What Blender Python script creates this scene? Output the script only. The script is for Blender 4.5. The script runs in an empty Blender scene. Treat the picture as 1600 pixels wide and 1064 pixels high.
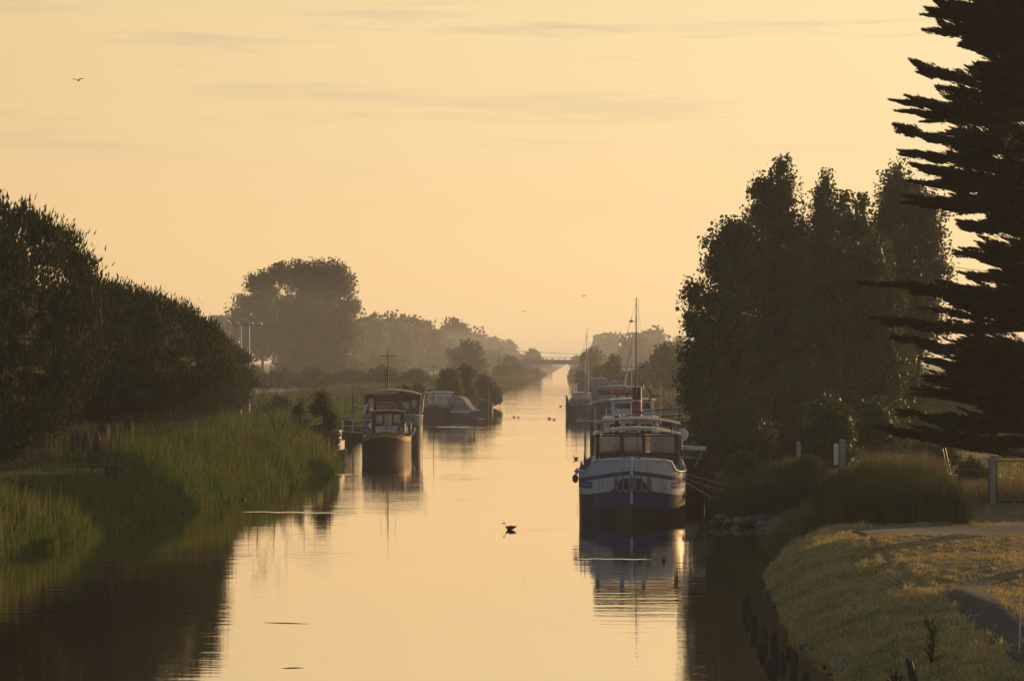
import bpy, math, random
import numpy as np
from mathutils import Vector
R = math.radians
# ------------------------------------------------------------------ camera, sky, sun, exposure
SC = bpy.context.scene
COL = SC.collection
CAMH, FPX, HY = 7.5, 3200.0, 562.0
cam_d = bpy.data.cameras.new('camera'); cam = bpy.data.objects.new('camera', cam_d); COL.objects.link(cam)
cam.location = (0, 0, CAMH); cam.rotation_euler = (R(90), 0, 0)
cam_d.lens = 72.0; cam_d.sensor_width = 36.0; cam_d.shift_y = 30/1600
cam_d.clip_start = 0.5; cam_d.clip_end = 20000
SC.camera = cam
SUN_AZ, SUN_EL = 49.0, 7.5
sdir = Vector((math.sin(R(SUN_AZ))*math.cos(R(SUN_EL)), math.cos(R(SUN_AZ))*math.cos(R(SUN_EL)), math.sin(R(SUN_EL))))
wd = bpy.data.worlds.new('World'); SC.world = wd; wd.use_nodes = True
nt = wd.node_tree; nt.nodes.clear(); N = nt.nodes.new; LK = nt.links.new
def math_n(nt, op, a, b=None, c=None, clamp=False):
    n = nt.nodes.new('ShaderNodeMath'); n.operation = op; n.use_clamp = clamp
    for i, v in enumerate((a, b, c)):
        if v is None: continue
        if isinstance(v, (int, float)): n.inputs[i].default_value = v
        else: nt.links.new(v, n.inputs[i])
    return n.outputs[0]
def mixc(nt, f, a, b, blend='MIX'):
    n = nt.nodes.new('ShaderNodeMix'); n.data_type = 'RGBA'; n.blend_type = blend; n.clamp_factor = True
    for s, v in ((n.inputs[0], f), (n.inputs[6], a), (n.inputs[7], b)):
        if hasattr(v, 'links') or isinstance(v, bpy.types.NodeSocket): nt.links.new(v, s)
        elif isinstance(v, (int, float)): s.default_value = v
        else: s.default_value = (*v[:3], 1)
    return n.outputs[2]
def ramp(nt, f, stops, interp='LINEAR'):
    n = nt.nodes.new('ShaderNodeValToRGB'); cr = n.color_ramp; cr.interpolation = interp
    while len(cr.elements) > 1: cr.elements.remove(cr.elements[-1])
    cr.elements[0].position = stops[0][0]; cr.elements[0].color = (*stops[0][1], 1)
    for p, c in stops[1:]:
        e = cr.elements.new(p); e.color = (*c, 1)
    nt.links.new(f, n.inputs[0]); return n.outputs[0]
tc = N('ShaderNodeTexCoord'); sep = N('ShaderNodeSeparateXYZ'); LK(tc.outputs['Generated'], sep.inputs[0])
sky = N('ShaderNodeTexSky'); sky.sky_type = 'NISHITA'; sky.sun_disc = False
sky.sun_elevation = R(SUN_EL); sky.sun_rotation = R(SUN_AZ); sky.dust_density = 4.0; sky.air_density = 1.2; sky.ozone_density = 1.0
zz = math_n(nt, 'MAXIMUM', sep.outputs[2], 0.0)
grad = ramp(nt, math_n(nt, 'MULTIPLY', zz, 2.5), [
    (0.0, (1.05, .71, .345)), (0.10, (1.04, .715, .35)), (0.25, (1.01, .728, .375)), (0.42, (.97, .742, .395)), (1.0, (.55, .48, .36))])
vd = N('ShaderNodeVectorMath'); vd.operation = 'DOT_PRODUCT'; LK(tc.outputs['Generated'], vd.inputs[0]); vd.inputs[1].default_value = (math.sin(R(52)), math.cos(R(52)), .12)
# brighter and yellower towards the sun
k = math_n(nt, 'MULTIPLY_ADD', vd.outputs['Value'], 0.52, 0.655)
cg = N('ShaderNodeCombineColor'); LK(k, cg.inputs[0]); LK(math_n(nt, 'MULTIPLY_ADD', vd.outputs['Value'], 0.62, 0.59), cg.inputs[1]); LK(math_n(nt, 'MULTIPLY_ADD', vd.outputs['Value'], 0.75, 0.51), cg.inputs[2])
glow = mixc(nt, 1.0, grad, cg.outputs[0], 'MULTIPLY')
aw = N('ShaderNodeMapRange'); aw.interpolation_type = 'SMOOTHSTEP'; LK(vd.outputs['Value'], aw.inputs[0]); aw.inputs[1].default_value = .38; aw.inputs[2].default_value = -.45; aw.inputs[3].default_value = 0; aw.inputs[4].default_value = 1
glow = mixc(nt, aw.outputs[0], glow, (.40, .43, .50))
# thin streaks of high cloud
mp = N('ShaderNodeMapping'); mp.inputs['Scale'].default_value = (3.0, 3.0, 46.0); mp.inputs['Rotation'].default_value = (0, R(-1.0), 0); LK(tc.outputs['Generated'], mp.inputs[0])
ns = N('ShaderNodeTexNoise'); ns.inputs['Scale'].default_value = 2.2; ns.inputs['Detail'].default_value = 5; ns.inputs['Roughness'].default_value = .6; LK(mp.outputs[0], ns.inputs[0])
cf = N('ShaderNodeMapRange'); LK(ns.outputs[0], cf.inputs[0]); cf.inputs[1].default_value = .53; cf.inputs[2].default_value = .72; cf.inputs[3].default_value = 0; cf.inputs[4].default_value = .55
hi = N('ShaderNodeMapRange'); LK(sep.outputs[2], hi.inputs[0]); hi.inputs[1].default_value = .06; hi.inputs[2].default_value = .14
glow = mixc(nt, math_n(nt, 'MULTIPLY', cf.outputs[0], hi.outputs[0]), glow, (.62, .50, .34))
glow10 = N('ShaderNodeVectorMath'); glow10.operation = 'SCALE'; LK(glow, glow10.inputs[0]); glow10.inputs['Scale'].default_value = 10.0
up = N('ShaderNodeMapRange'); up.interpolation_type = 'SMOOTHSTEP'; LK(sep.outputs[2], up.inputs[0]); up.inputs[1].default_value = .17; up.inputs[2].default_value = .42
skyk = N('ShaderNodeVectorMath'); skyk.operation = 'SCALE'; LK(sky.outputs[0], skyk.inputs[0]); skyk.inputs['Scale'].default_value = 1.5
bg = N('ShaderNodeBackground'); bg.inputs[1].default_value = 0.1
LK(mixc(nt, up.outputs[0], glow10.outputs[0], skyk.outputs[0]), bg.inputs[0])
wo = N('ShaderNodeOutputWorld'); LK(bg.outputs[0], wo.inputs[0])
sl = bpy.data.lights.new('sun', 'SUN'); sl.energy = 4.6; sl.angle = R(0.5); sl.color = (1.0, .60, .27)
so = bpy.data.objects.new('sun', sl); COL.objects.link(so); so.rotation_euler = (-sdir).to_track_quat('-Z', 'Y').to_euler()
SC.view_settings.view_transform = 'Standard'; SC.view_settings.look = 'None'; SC.view_settings.gamma = 1
SC.view_settings.exposure = 0.0
SC.render.engine = 'CYCLES'; SC.cycles.max_bounces = 8; SC.cycles.transparent_max_bounces = 16; SC.cycles.volume_bounces = 1
SC.cycles.use_denoising = True; SC.cycles.use_adaptive_sampling = False; SC.cycles.caustics_reflective = False; SC.cycles.caustics_refractive = False

# ------------------------------------------------------------------ helpers
rng = np.random.default_rng(7); random.seed(7)
def W(px, py, D): return np.array(((px-800)*D/FPX, D, CAMH-(py-HY)*D/FPX))
def mat(name, c, rough=.7, metal=0.0, c2=None, nscale=3.0, bump=0.0, spec=.4, trans=0.0, nlo=.38, nhi=.62, stretch=(1, 1, 1), alpha=None):
    m = bpy.data.materials.new(name); m.use_nodes = True; t = m.node_tree; b = t.nodes['Principled BSDF']
    b.inputs['Base Color'].default_value = (*c, 1); b.inputs['Roughness'].default_value = rough; b.inputs['Metallic'].default_value = metal
    b.inputs['Specular IOR Level'].default_value = spec
    co = t.nodes.new('ShaderNodeTexCoord'); mpn = t.nodes.new('ShaderNodeMapping'); mpn.inputs['Scale'].default_value = stretch; t.links.new(co.outputs['Object'], mpn.inputs[0])
    n = t.nodes.new('ShaderNodeTexNoise'); n.inputs['Scale'].default_value = nscale; n.inputs['Detail'].default_value = 6; n.inputs['Roughness'].default_value = .6; t.links.new(mpn.outputs[0], n.inputs[0])
    col = None
    if c2:
        mr = t.nodes.new('ShaderNodeMapRange'); t.links.new(n.outputs[0], mr.inputs[0]); mr.inputs[1].default_value = nlo; mr.inputs[2].default_value = nhi
        col = mixc(t, mr.outputs[0], c, c2); t.links.new(col, b.inputs['Base Color'])
    if bump:
        bn = t.nodes.new('ShaderNodeBump'); bn.inputs['Strength'].default_value = bump; bn.inputs['Distance'].default_value = .05; t.links.new(n.outputs[0], bn.inputs['Height']); t.links.new(bn.outputs[0], b.inputs['Normal'])
    if trans:
        tr = t.nodes.new('ShaderNodeBsdfTranslucent'); mx = t.nodes.new('ShaderNodeMixShader'); mx.inputs[0].default_value = trans
        if col: t.links.new(mixc(t, .55, col, (c[0]*3.0, c[1]*2.6, c[2]*.8)), tr.inputs[0])
        else: tr.inputs[0].default_value = (c[0]*2, c[1]*2, c[2], 1)
        t.links.new(b.outputs[0], mx.inputs[1]); t.links.new(tr.outputs[0], mx.inputs[2]); t.links.new(mx.outputs[0], t.nodes['Material Output'].inputs[0])
    return m
def glassmat(name, tint=(.8, .85, .85), op=.35):
    m = bpy.data.materials.new(name); m.use_nodes = True; t = m.node_tree; t.nodes.clear()
    g = t.nodes.new('ShaderNodeBsdfGlossy'); g.inputs['Roughness'].default_value = .03
    tr = t.nodes.new('ShaderNodeBsdfTransparent'); tr.inputs[0].default_value = (*tint, 1)
    lw = t.nodes.new('ShaderNodeFresnel'); lw.inputs[0].default_value = 1.5
    mx = t.nodes.new('ShaderNodeMixShader'); t.links.new(math_n(t, 'MAXIMUM', lw.outputs[0], op*.3), mx.inputs[0]); t.links.new(tr.outputs[0], mx.inputs[1]); t.links.new(g.outputs[0], mx.inputs[2])
    o = t.nodes.new('ShaderNodeOutputMaterial'); t.links.new(mx.outputs[0], o.inputs[0]); return m
def tag(o, label=None, cat=None, group=None, kind=None):
    for k_, v in (('label', label), ('category', cat), ('group', group), ('kind', kind)):
        if v: o[k_] = v
    return o
def empty(name, loc, rz=0, label=None, cat=None, group=None):
    o = bpy.data.objects.new(name, None); COL.objects.link(o); o.location = loc; o.rotation_euler = (0, 0, rz); o.empty_display_size = .3
    return tag(o, label, cat, group)
def link(me, name, mats, parent=None, loc=None):
    for m in mats: me.materials.append(m)
    o = bpy.data.objects.new(name, me); COL.objects.link(o)
    if parent: o.parent = parent
    if loc is not None: o.location = loc
    return o
def npmesh(name, V, F, mats, parent=None, loc=None, fi=None, smooth=False):
    V = np.asarray(V, dtype=np.float32); F = np.asarray(F, dtype=np.int32)
    me = bpy.data.meshes.new(name); me.vertices.add(len(V)); me.vertices.foreach_set('co', V.ravel())
    k_ = F.shape[1]; me.loops.add(F.size); me.loops.foreach_set('vertex_index', F.ravel())
    me.polygons.add(len(F)); me.polygons.foreach_set('loop_start', np.arange(0, F.size, k_, dtype=np.int32)); me.polygons.foreach_set('loop_total', np.full(len(F), k_, dtype=np.int32))
    if fi is not None: me.polygons.foreach_set('material_index', np.asarray(fi, dtype=np.int32))
    if smooth: me.polygons.foreach_set('use_smooth', np.ones(len(F), dtype=bool))
    me.update(calc_edges=True)
    return link(me, name, mats, parent, loc)
class MB:
    def __init__(s): s.v = []; s.f = []; s.m = []; s.s = []
    def add(s, v, f, m=0, sm=False):
        b = len(s.v); s.v += [tuple(map(float, p)) for p in v]; s.f += [tuple(i+b for i in q) for q in f]; s.m += [m]*len(f); s.s += [sm]*len(f); return s
    def box(s, c, d, m=0, rz=0, rx=0, ry=0, taper=1.0):
        x, y, z = d[0]/2, d[1]/2, d[2]/2; P = []
        for sz in (-1, 1):
            t = 1 if sz < 0 else taper
            for sx, sy in ((-1, -1), (1, -1), (1, 1), (-1, 1)): P.append(Vector((sx*x*t, sy*y*t, sz*z)))
        from mathutils import Euler
        e = Euler((rx, ry, rz)).to_matrix(); P = [e @ p + Vector(c) for p in P]
        return s.add(P, [(0, 3, 2, 1), (4, 5, 6, 7), (0, 1, 5, 4), (1, 2, 6, 5), (2, 3, 7, 6), (3, 0, 4, 7)], m)
    def cyl(s, a, b, r0, r1=None, n=8, m=0):
        a, b = Vector(a), Vector(b); r1 = r0 if r1 is None else r1; d = (b-a).normalized(); q = d.to_track_quat('Z', 'Y')
        P = [a + q @ Vector((math.cos(t)*r0, math.sin(t)*r0, 0)) for t in [i*2*math.pi/n for i in range(n)]] + \
            [b + q @ Vector((math.cos(t)*r1, math.sin(t)*r1, 0)) for t in [i*2*math.pi/n for i in range(n)]]
        s.add(P, [(i, (i+1) % n, n+(i+1) % n, n+i) for i in range(n)], m, True)
        return s.add(P, [tuple(range(n-1, -1, -1)), tuple(range(n, 2*n))], m)
    def tube(s, pts, r, n=6, m=0):
        for i in range(len(pts)-1):
            r0 = r[i] if isinstance(r, (list, tuple)) else r; r1 = r[i+1] if isinstance(r, (list, tuple)) else r
            s.cyl(pts[i], pts[i+1], r0, r1, n, m)
        return s
    def lathe(s, c, prof, n=16, m=0, axis='Z'):
        V = []; c = Vector(c)
        for r, h in prof:
            for i in range(n):
                a = i*2*math.pi/n; p = (r*math.cos(a), r*math.sin(a), h)
                if axis == 'Y': p = (p[0], p[2], p[1])
                if axis == 'X': p = (p[2], p[0], p[1])
                V.append(c + Vector(p))
        F = [(j*n+i, j*n+(i+1) % n, (j+1)*n+(i+1) % n, (j+1)*n+i) for j in range(len(prof)-1) for i in range(n)]
        return s.add(V, F, m, True)
    def ball(s, c, r, m=0, n=12):
        k_ = max(5, n//2); V = []; F = []
        if isinstance(r, (int, float)): r = (r, r, r)
        for j in range(k_+1):
            t = math.pi*j/k_
            for i in range(n):
                a = 2*math.pi*i/n; V.append((c[0]+r[0]*math.sin(t)*math.cos(a), c[1]+r[1]*math.sin(t)*math.sin(a), c[2]+r[2]*math.cos(t)))
        F = [(j*n+i, (j+1)*n+i, (j+1)*n+(i+1) % n, j*n+(i+1) % n) for j in range(k_) for i in range(n)]
        return s.add(V, F, m, True)
    def poly(s, pts, th, ax, m=0):   # prism: outline in 3-D, pushed by vector ax*th
        ax = Vector(ax)*th; A = [Vector(p)-ax/2 for p in pts]; B = [Vector(p)+ax/2 for p in pts]; n = len(pts)
        return s.add(A+B, [tuple(range(n-1, -1, -1)), tuple(range(n, 2*n))]+[(i, (i+1) % n, n+(i+1) % n, n+i) for i in range(n)], m)
    def torus(s, c, R_, r, axis='Y', n=20, k_=8, m=0):
        V = []
        for i in range(n):
            a = 2*math.pi*i/n
            for j in range(k_):
                b = 2*math.pi*j/k_; q = R_+r*math.cos(b); p = (q*math.cos(a), r*math.sin(b), q*math.sin(a))
                if axis == 'Z': p = (p[0], p[2], p[1])
                if axis == 'X': p = (p[1], p[0], p[2])
                V.append((c[0]+p[0], c[1]+p[1], c[2]+p[2]))
        return s.add(V, [(i*k_+j, ((i+1) % n)*k_+j, ((i+1) % n)*k_+(j+1) % k_, i*k_+(j+1) % k_) for i in range(n) for j in range(k_)], m, True)
    def obj(s, name, mats, parent=None, loc=None):
        me = bpy.data.meshes.new(name); me.from_pydata(s.v, [], s.f)
        me.polygons.foreach_set('material_index', s.m); me.polygons.foreach_set('use_smooth', s.s); me.update()
        if not isinstance(mats, (list, tuple)): mats = [mats]
        return link(me, name, mats, parent, loc)
def copy_tree(o, parent=None):
    c = o.copy(); COL.objects.link(c)
    if parent: c.parent = parent
    for ch in o.children: copy_tree(ch, c)
    return c

# ------------------------------------------------------------------ materials
M = {}
M['ground'] = mat('earth', (.085, .075, .040), .95, c2=(.13, .115, .060), nscale=.7, bump=.6)
M['asphalt'] = mat('asphalt', (.034, .033, .032), .9, c2=(.070, .062, .052), nscale=2.2, bump=.6, nlo=.45, nhi=.7)
M['gravel'] = mat('gravel', (.13, .12, .105), .95, c2=(.085, .08, .07), nscale=6, bump=.5)
M['white'] = mat('white_paint', (.62, .62, .64), .45, c2=(.42, .41, .40), nscale=2.5, nlo=.45, nhi=.75)
M['cream'] = mat('cream_paint', (.50, .47, .40), .5, c2=(.36, .33, .28), nscale=2)
M['navy'] = mat('navy_paint', (.042, .048, .15), .40, c2=(.032, .038, .115), nscale=2)
M['blackhull'] = mat('black_hull', (.022, .019, .017), .5, c2=(.05, .03, .02), nscale=2.5, nlo=.5, nhi=.8)
M['blackpaint'] = mat('black_paint', (.015, .015, .016), .4)
M['greyhull'] = mat('grey_hull', (.10, .095, .09), .55, c2=(.06, .055, .05), nscale=1.5)
M['brownhull'] = mat('brown_hull', (.022, .013, .009), .6, c2=(.036, .019, .011), nscale=2)
M['brown'] = mat('varnished_wood', (.075, .036, .018), .40, c2=(.045, .022, .012), nscale=4, stretch=(1, 1, 6))
M['wood'] = mat('old_wood', (.11, .075, .045), .85, c2=(.05, .035, .022), nscale=5, bump=.6, stretch=(3, 3, .6))
M['wetwood'] = mat('wet_wood', (.030, .022, .015), .7, c2=(.014, .011, .008), nscale=6, bump=.8, stretch=(3, 3, .6))
M['yellow'] = mat('yellow_paint', (.50, .26, .02), .45)
M['red'] = mat('red_paint', (.34, .045, .025), .5, c2=(.22, .035, .02), nscale=3)
M['orange'] = mat('orange_plastic', (.65, .12, .04), .5)
M['steel'] = mat('galvanised', (.30, .30, .31), .5, .6)
M['alu'] = mat('pale_rail', (.55, .54, .52), .30, .5)
M['darkmetal'] = mat('dark_metal', (.03, .03, .03), .45, .6)
M['concrete'] = mat('concrete', (.30, .29, .27), .9, c2=(.20, .19, .17), nscale=5, bump=.4)
M['rock'] = mat('pale_rock', (.20, .195, .18), .85, c2=(.07, .068, .055), nscale=2.2, bump=.8)
M['darkrock'] = mat('wet_rock', (.085, .08, .07), .6, c2=(.04, .038, .032), nscale=4, bump=.8)
M['canvas'] = mat('grey_canvas', (.25, .25, .26), .9, c2=(.18, .18, .19), nscale=2)
M['greencanvas'] = mat('green_canvas', (.17, .19, .15), .9)
M['rope'] = mat('rope', (.30, .27, .20), .9)
M['glass'] = glassmat('window_glass', (.86, .78, .62), .25)
M['darkglass'] = mat('dark_window', (.03, .033, .035), .08, spec=.8)
M['litglass'] = mat('painted_lit_window', (.40, .30, .18), .15, spec=.8)  # pale warm pane colour stands in for light on the glass
M['wicker'] = mat('brown_net', (.11, .055, .028), .9, c2=(.06, .03, .018), nscale=14)
M['trunk'] = mat('bark', (.075, .058, .042), .9, c2=(.04, .03, .022), nscale=4, bump=.8, stretch=(2, 2, .5))
M['pine'] = mat('pine_needles', (.018, .030, .009), .75, c2=(.038, .052, .014), nscale=.9, trans=.12, spec=.15)
M['poplar'] = mat('poplar_leaves', (.019, .038, .010), .55, c2=(.052, .082, .020), nscale=.55, trans=.30, spec=.3)
M['broad'] = mat('broad_leaves', (.062, .078, .030), .6, c2=(.10, .115, .045), nscale=.5, trans=.28, spec=.2)
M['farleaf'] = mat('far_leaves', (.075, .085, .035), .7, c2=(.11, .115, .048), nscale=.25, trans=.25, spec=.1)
M['cypress'] = mat('cypress_sprays', (.012, .018, .008), .7, c2=(.020, .028, .011), nscale=1.2, trans=.06, spec=.15)
M['bush'] = mat('bush_leaves', (.045, .055, .014), .6, c2=(.08, .075, .018), nscale=1.5, trans=.35, spec=.2)
M['reed'] = mat('reed_blades', (.125, .150, .032), .7, c2=(.085, .082, .032), nscale=.55, trans=.30, spec=.15, nlo=.42, nhi=.60)
M['reeddark'] = mat('reed_dark', (.040, .050, .015), .7, c2=(.075, .070, .026), nscale=.8, trans=.25, spec=.15)
M['drygrass'] = mat('dry_grass', (.24, .18, .090), .85, c2=(.14, .12, .055), nscale=1.6, trans=.30, spec=.1)
M['lawn'] = mat('lawn_blades', (.26, .20, .075), .85, c2=(.13, .14, .042), nscale=.40, trans=.30, spec=.1, nlo=.40, nhi=.58)
M['meadow'] = mat('meadow_blades', (.16, .16, .07), .85, c2=(.11, .115, .05), nscale=.15, trans=.3, spec=.1)
def blademat(name, stops, trans=.3):
    m = bpy.data.materials.new(name); m.use_nodes = True; t = m.node_tree; b = t.nodes['Principled BSDF']; b.inputs['Roughness'].default_value = .75; b.inputs['Specular IOR Level'].default_value = .15
    a = t.nodes.new('ShaderNodeAttribute'); a.attribute_name = 'tone'; c = ramp(t, a.outputs['Fac'], stops); t.links.new(c, b.inputs['Base Color'])
    tr = t.nodes.new('ShaderNodeBsdfTranslucent'); t.links.new(c, tr.inputs[0]); mx = t.nodes.new('ShaderNodeMixShader'); mx.inputs[0].default_value = trans
    t.links.new(b.outputs[0], mx.inputs[1]); t.links.new(tr.outputs[0], mx.inputs[2]); t.links.new(mx.outputs[0], t.nodes['Material Output'].inputs[0]); return m
M['reed'] = blademat('reed_blades_mixed', [(0, (.045, .095, .015)), (.35, (.125, .190, .030)), (.6, (.19, .20, .048)), (.85, (.27, .20, .08)), (1, (.34, .25, .13))])
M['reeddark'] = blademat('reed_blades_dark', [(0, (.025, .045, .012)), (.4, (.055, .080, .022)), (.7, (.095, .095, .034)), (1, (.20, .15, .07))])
M['lawn'] = blademat('lawn_blades_mixed', [(0, (.09, .13, .028)), (.25, (.20, .21, .055)), (.5, (.40, .33, .12)), (.8, (.55, .40, .17)), (1, (.62, .48, .25))])
M['drygrass'] = blademat('dry_grass_mixed', [(0, (.09, .10, .03)), (.4, (.20, .155, .075)), (1, (.34, .25, .14))])
M['meadow'] = blademat('meadow_mixed', [(0, (.07, .09, .03)), (.5, (.13, .135, .06)), (1, (.24, .19, .11))])
M['dead'] = mat('bare_twigs', (.07, .055, .04), .9)
M['feather'] = mat('dark_feathers', (.022, .016, .012), .7)
M['skinwhite'] = mat('pale_fleck', (.6, .55, .5), .7)

# ------------------------------------------------------------------ terrain
LB = np.array([(-80, -24), (40, -22), (76.7, -19.2), (91, -17.4), (103, -16), (121, -12.6), (139, -11.6), (150, -13), (174, -14.2), (240, -14.6), (270, -13), (300, -5.5), (320, -3.4), (360, -4.5), (500, -2), (570, 1), (850, 11.5), (1200, 24), (3200, 85)])
RB = np.array([(-80, 8), (30, 7.8), (49, 7.7), (55, 7.5), (62, 8.0), (71, 8.7), (80, 10.6), (86, 11.4), (89, 10.6), (91, 9.4), (96, 9.8), (112, 11.3), (118, 12.2), (165, 13.4), (215, 14.8), (300, 17.2), (632, 24.7), (850, 26), (1200, 33), (3200, 95)])
def bl(y): return np.interp(y, LB[:, 0], LB[:, 1])
def br(y): return np.interp(y, RB[:, 0], RB[:, 1])
def sst(a, b, x): t = np.clip((x-a)/(b-a), 0, 1); return t*t*(3-2*t)
def und(x, y): return .05*np.sin(x*.9+1.3*np.sin(y*.35))+.05*np.sin(y*.7+x*.4)+.03*np.sin(x*2.3-y*1.7)
def gz(x, y):
    x = np.asarray(x, float); y = np.asarray(y, float)
    l = bl(y)-x; r = x-br(y)
    zl = np.interp(l, [-3, -1, 0, 1, 3.8, 8, 4000], [-2.2, -.9, -.03, .55, 1.55, 1.6, 1.6])
    zr = np.interp(r, [-3, -1, 0, .5, 1.6, 3.6, 6, 4000], [-2.2, -.9, -.03, .35, .95, 1.65, 1.75, 1.75])
    dip = sst(66, 74, y)*(1-sst(83, 88, y))*(1-sst(20, 27, x))
    zr = np.minimum(zr, 1.75-.75*dip)
    zr = np.where((y > 88) & (y < 97), np.minimum(zr, -.05+.75*sst(1.0, 3.5, r)+.9*sst(3.5, 7, r)+.8*sst(93, 97, y)), zr)
    return np.where(l > -3, zl, np.where(r > -3, zr, -2.2)) + np.where((l > 1) | (r > .6), und(x, y)*np.minimum(1, np.maximum(l, r)/3), 0)
ys = np.concatenate([np.arange(-80, 30, 10), np.arange(30, 110, .8), np.arange(110, 200, 3), np.arange(200, 400, 8), np.arange(400, 1200, 40), np.array([1200, 1600, 2200, 3200])])
off = np.concatenate([[0, .25, .5, .8, 1.2, 1.6], np.arange(2, 14, .7), [14, 17, 20, 25, 32, 42, 60, 90, 140, 220, 400, 800, 1500]])
rows = []
for y in ys:
    a, b = bl(y), br(y)
    xs = np.concatenate([(a-off)[::-1], [a+.5, a+1, a+3, (a+b)/2, b-3, b-1, b-.5], b+off])
    rows.append(np.stack([xs, np.full_like(xs, y), gz(xs, np.full_like(xs, y))], 1))
G = np.array(rows); nr, nc = G.shape[:2]
idx = np.arange(nr*nc).reshape(nr, nc)
F = np.stack([idx[:-1, :-1], idx[:-1, 1:], idx[1:, 1:], idx[1:, :-1]], -1).reshape(-1, 4)
tag(npmesh('ground', G.reshape(-1, 3), F, [M['ground']], smooth=True), kind='structure')

# water
wm = bpy.data.materials.new('canal_water'); wm.use_nodes = True; t = wm.node_tree; t.nodes.clear()
co = t.nodes.new('ShaderNodeTexCoord')
def wnoise(scale, stretch, detail=3):
    mpn = t.nodes.new('ShaderNodeMapping'); mpn.inputs['Scale'].default_value = stretch; t.links.new(co.outputs['Object'], mpn.inputs[0])
    n = t.nodes.new('ShaderNodeTexNoise'); n.inputs['Scale'].default_value = scale; n.inputs['Detail'].default_value = detail; t.links.new(mpn.outputs[0], n.inputs[0]); return n.outputs[0]
h = math_n(t, 'ADD', math_n(t, 'MULTIPLY', wnoise(1.0, (.35, 1.6, 1), 4), 1.0), math_n(t, 'MULTIPLY', wnoise(1.0, (.05, .16, 1), 2), 2.0))
calm = t.nodes.new('ShaderNodeMapRange'); t.links.new(wnoise(1.0, (.02, .06, 1), 2), calm.inputs[0]); calm.inputs[1].default_value = .40; calm.inputs[2].default_value = .62; calm.inputs[3].default_value = .35; calm.inputs[4].default_value = 1.0
bn = t.nodes.new('ShaderNodeBump'); bn.inputs['Distance'].default_value = .0125; t.links.new(calm.outputs[0], bn.inputs['Strength']); t.links.new(h, bn.inputs['Height'])
gl = t.nodes.new('ShaderNodeBsdfGlossy'); gl.inputs['Roughness'].default_value = .035; gl.inputs[0].default_value = (1.0, .925, .85, 1); t.links.new(bn.outputs[0], gl.inputs['Normal'])
df = t.nodes.new('ShaderNodeBsdfDiffuse'); df.inputs[0].default_value = (.018, .017, .009, 1)
fr = t.nodes.new('ShaderNodeFresnel'); fr.inputs[0].default_value = 1.9; t.links.new(bn.outputs[0], fr.inputs['Normal'])
mx = t.nodes.new('ShaderNodeMixShader'); t.links.new(math_n(t, 'MULTIPLY', math_n(t, 'POWER', fr.outputs[0], .15), 1.0, clamp=True), mx.inputs[0]); t.links.new(df.outputs[0], mx.inputs[1]); t.links.new(gl.outputs[0], mx.inputs[2])
om = t.nodes.new('ShaderNodeOutputMaterial'); t.links.new(mx.outputs[0], om.inputs[0])
M['water'] = wm
yw = np.concatenate([np.arange(-80, 400, 6), np.arange(400, 3200, 100)])
V = []
for y in yw: V += [(bl(y)-1.0, y, 0), (br(y)+1.0, y, 0)]
i = np.arange(len(yw)-1)*2
tag(npmesh('water', V, np.stack([i, i+1, i+3, i+2], 1), [wm]), kind='structure')
def wake(pts, w, hgt=.03):    # a low smooth ripple ridge lying on the water
    pts = [np.array(p[:2]) for p in pts]; V = []; Fq = []; prof = [(-1, 0), (-.6, .3), (-.25, .85), (0, 1), (.25, .85), (.6, .3), (1, 0)]; n = len(prof)
    for j, p in enumerate(pts):
        d = pts[min(j+1, len(pts)-1)]-pts[max(j-1, 0)]; d = d/np.linalg.norm(d); nrm = np.array((-d[1], d[0])); tp = math.sin(math.pi*min(1, max(.02, j/(len(pts)-1))))**.5
        for a, hh in prof: q = p+nrm*a*w; V.append((q[0], q[1], .004+hgt*.35*hh*tp))
    for j in range(len(pts)-1):
        for q in range(n-1): Fq.append((j*n+q, j*n+q+1, (j+1)*n+q+1, (j+1)*n+q))
    tag(npmesh('water_ripple', V, Fq, [wm], smooth=True), kind='structure')
def wat(px, py): D = CAMH*FPX/(py-HY); return np.array(((px-800)*D/FPX, D, 0.0))
def wline(x0, y0, x1, y1, w, hgt=.03, n=12, wob=.4):
    P = [wat(x0+(x1-x0)*i/n, y0+(y1-y0)*i/n+wob*math.sin(i*1.9)) for i in range(n+1)]; wake(P, w, hgt)
wline(372, 799, 560, 802, .22, .05); wline(660, 653.5, 762, 654, .6, .09); wline(655, 666, 760, 668, .5, .06); wline(905, 872.5, 1036, 874, .14, .03)
wline(884, 653, 922, 653.5, .5, .08); wline(770, 627, 905, 628, 1.2, .08); wline(808, 828, 900, 826, .1, .02); wline(500, 742, 560, 741, .3, .05); wline(800, 640, 884, 641, .8, .05)

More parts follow.
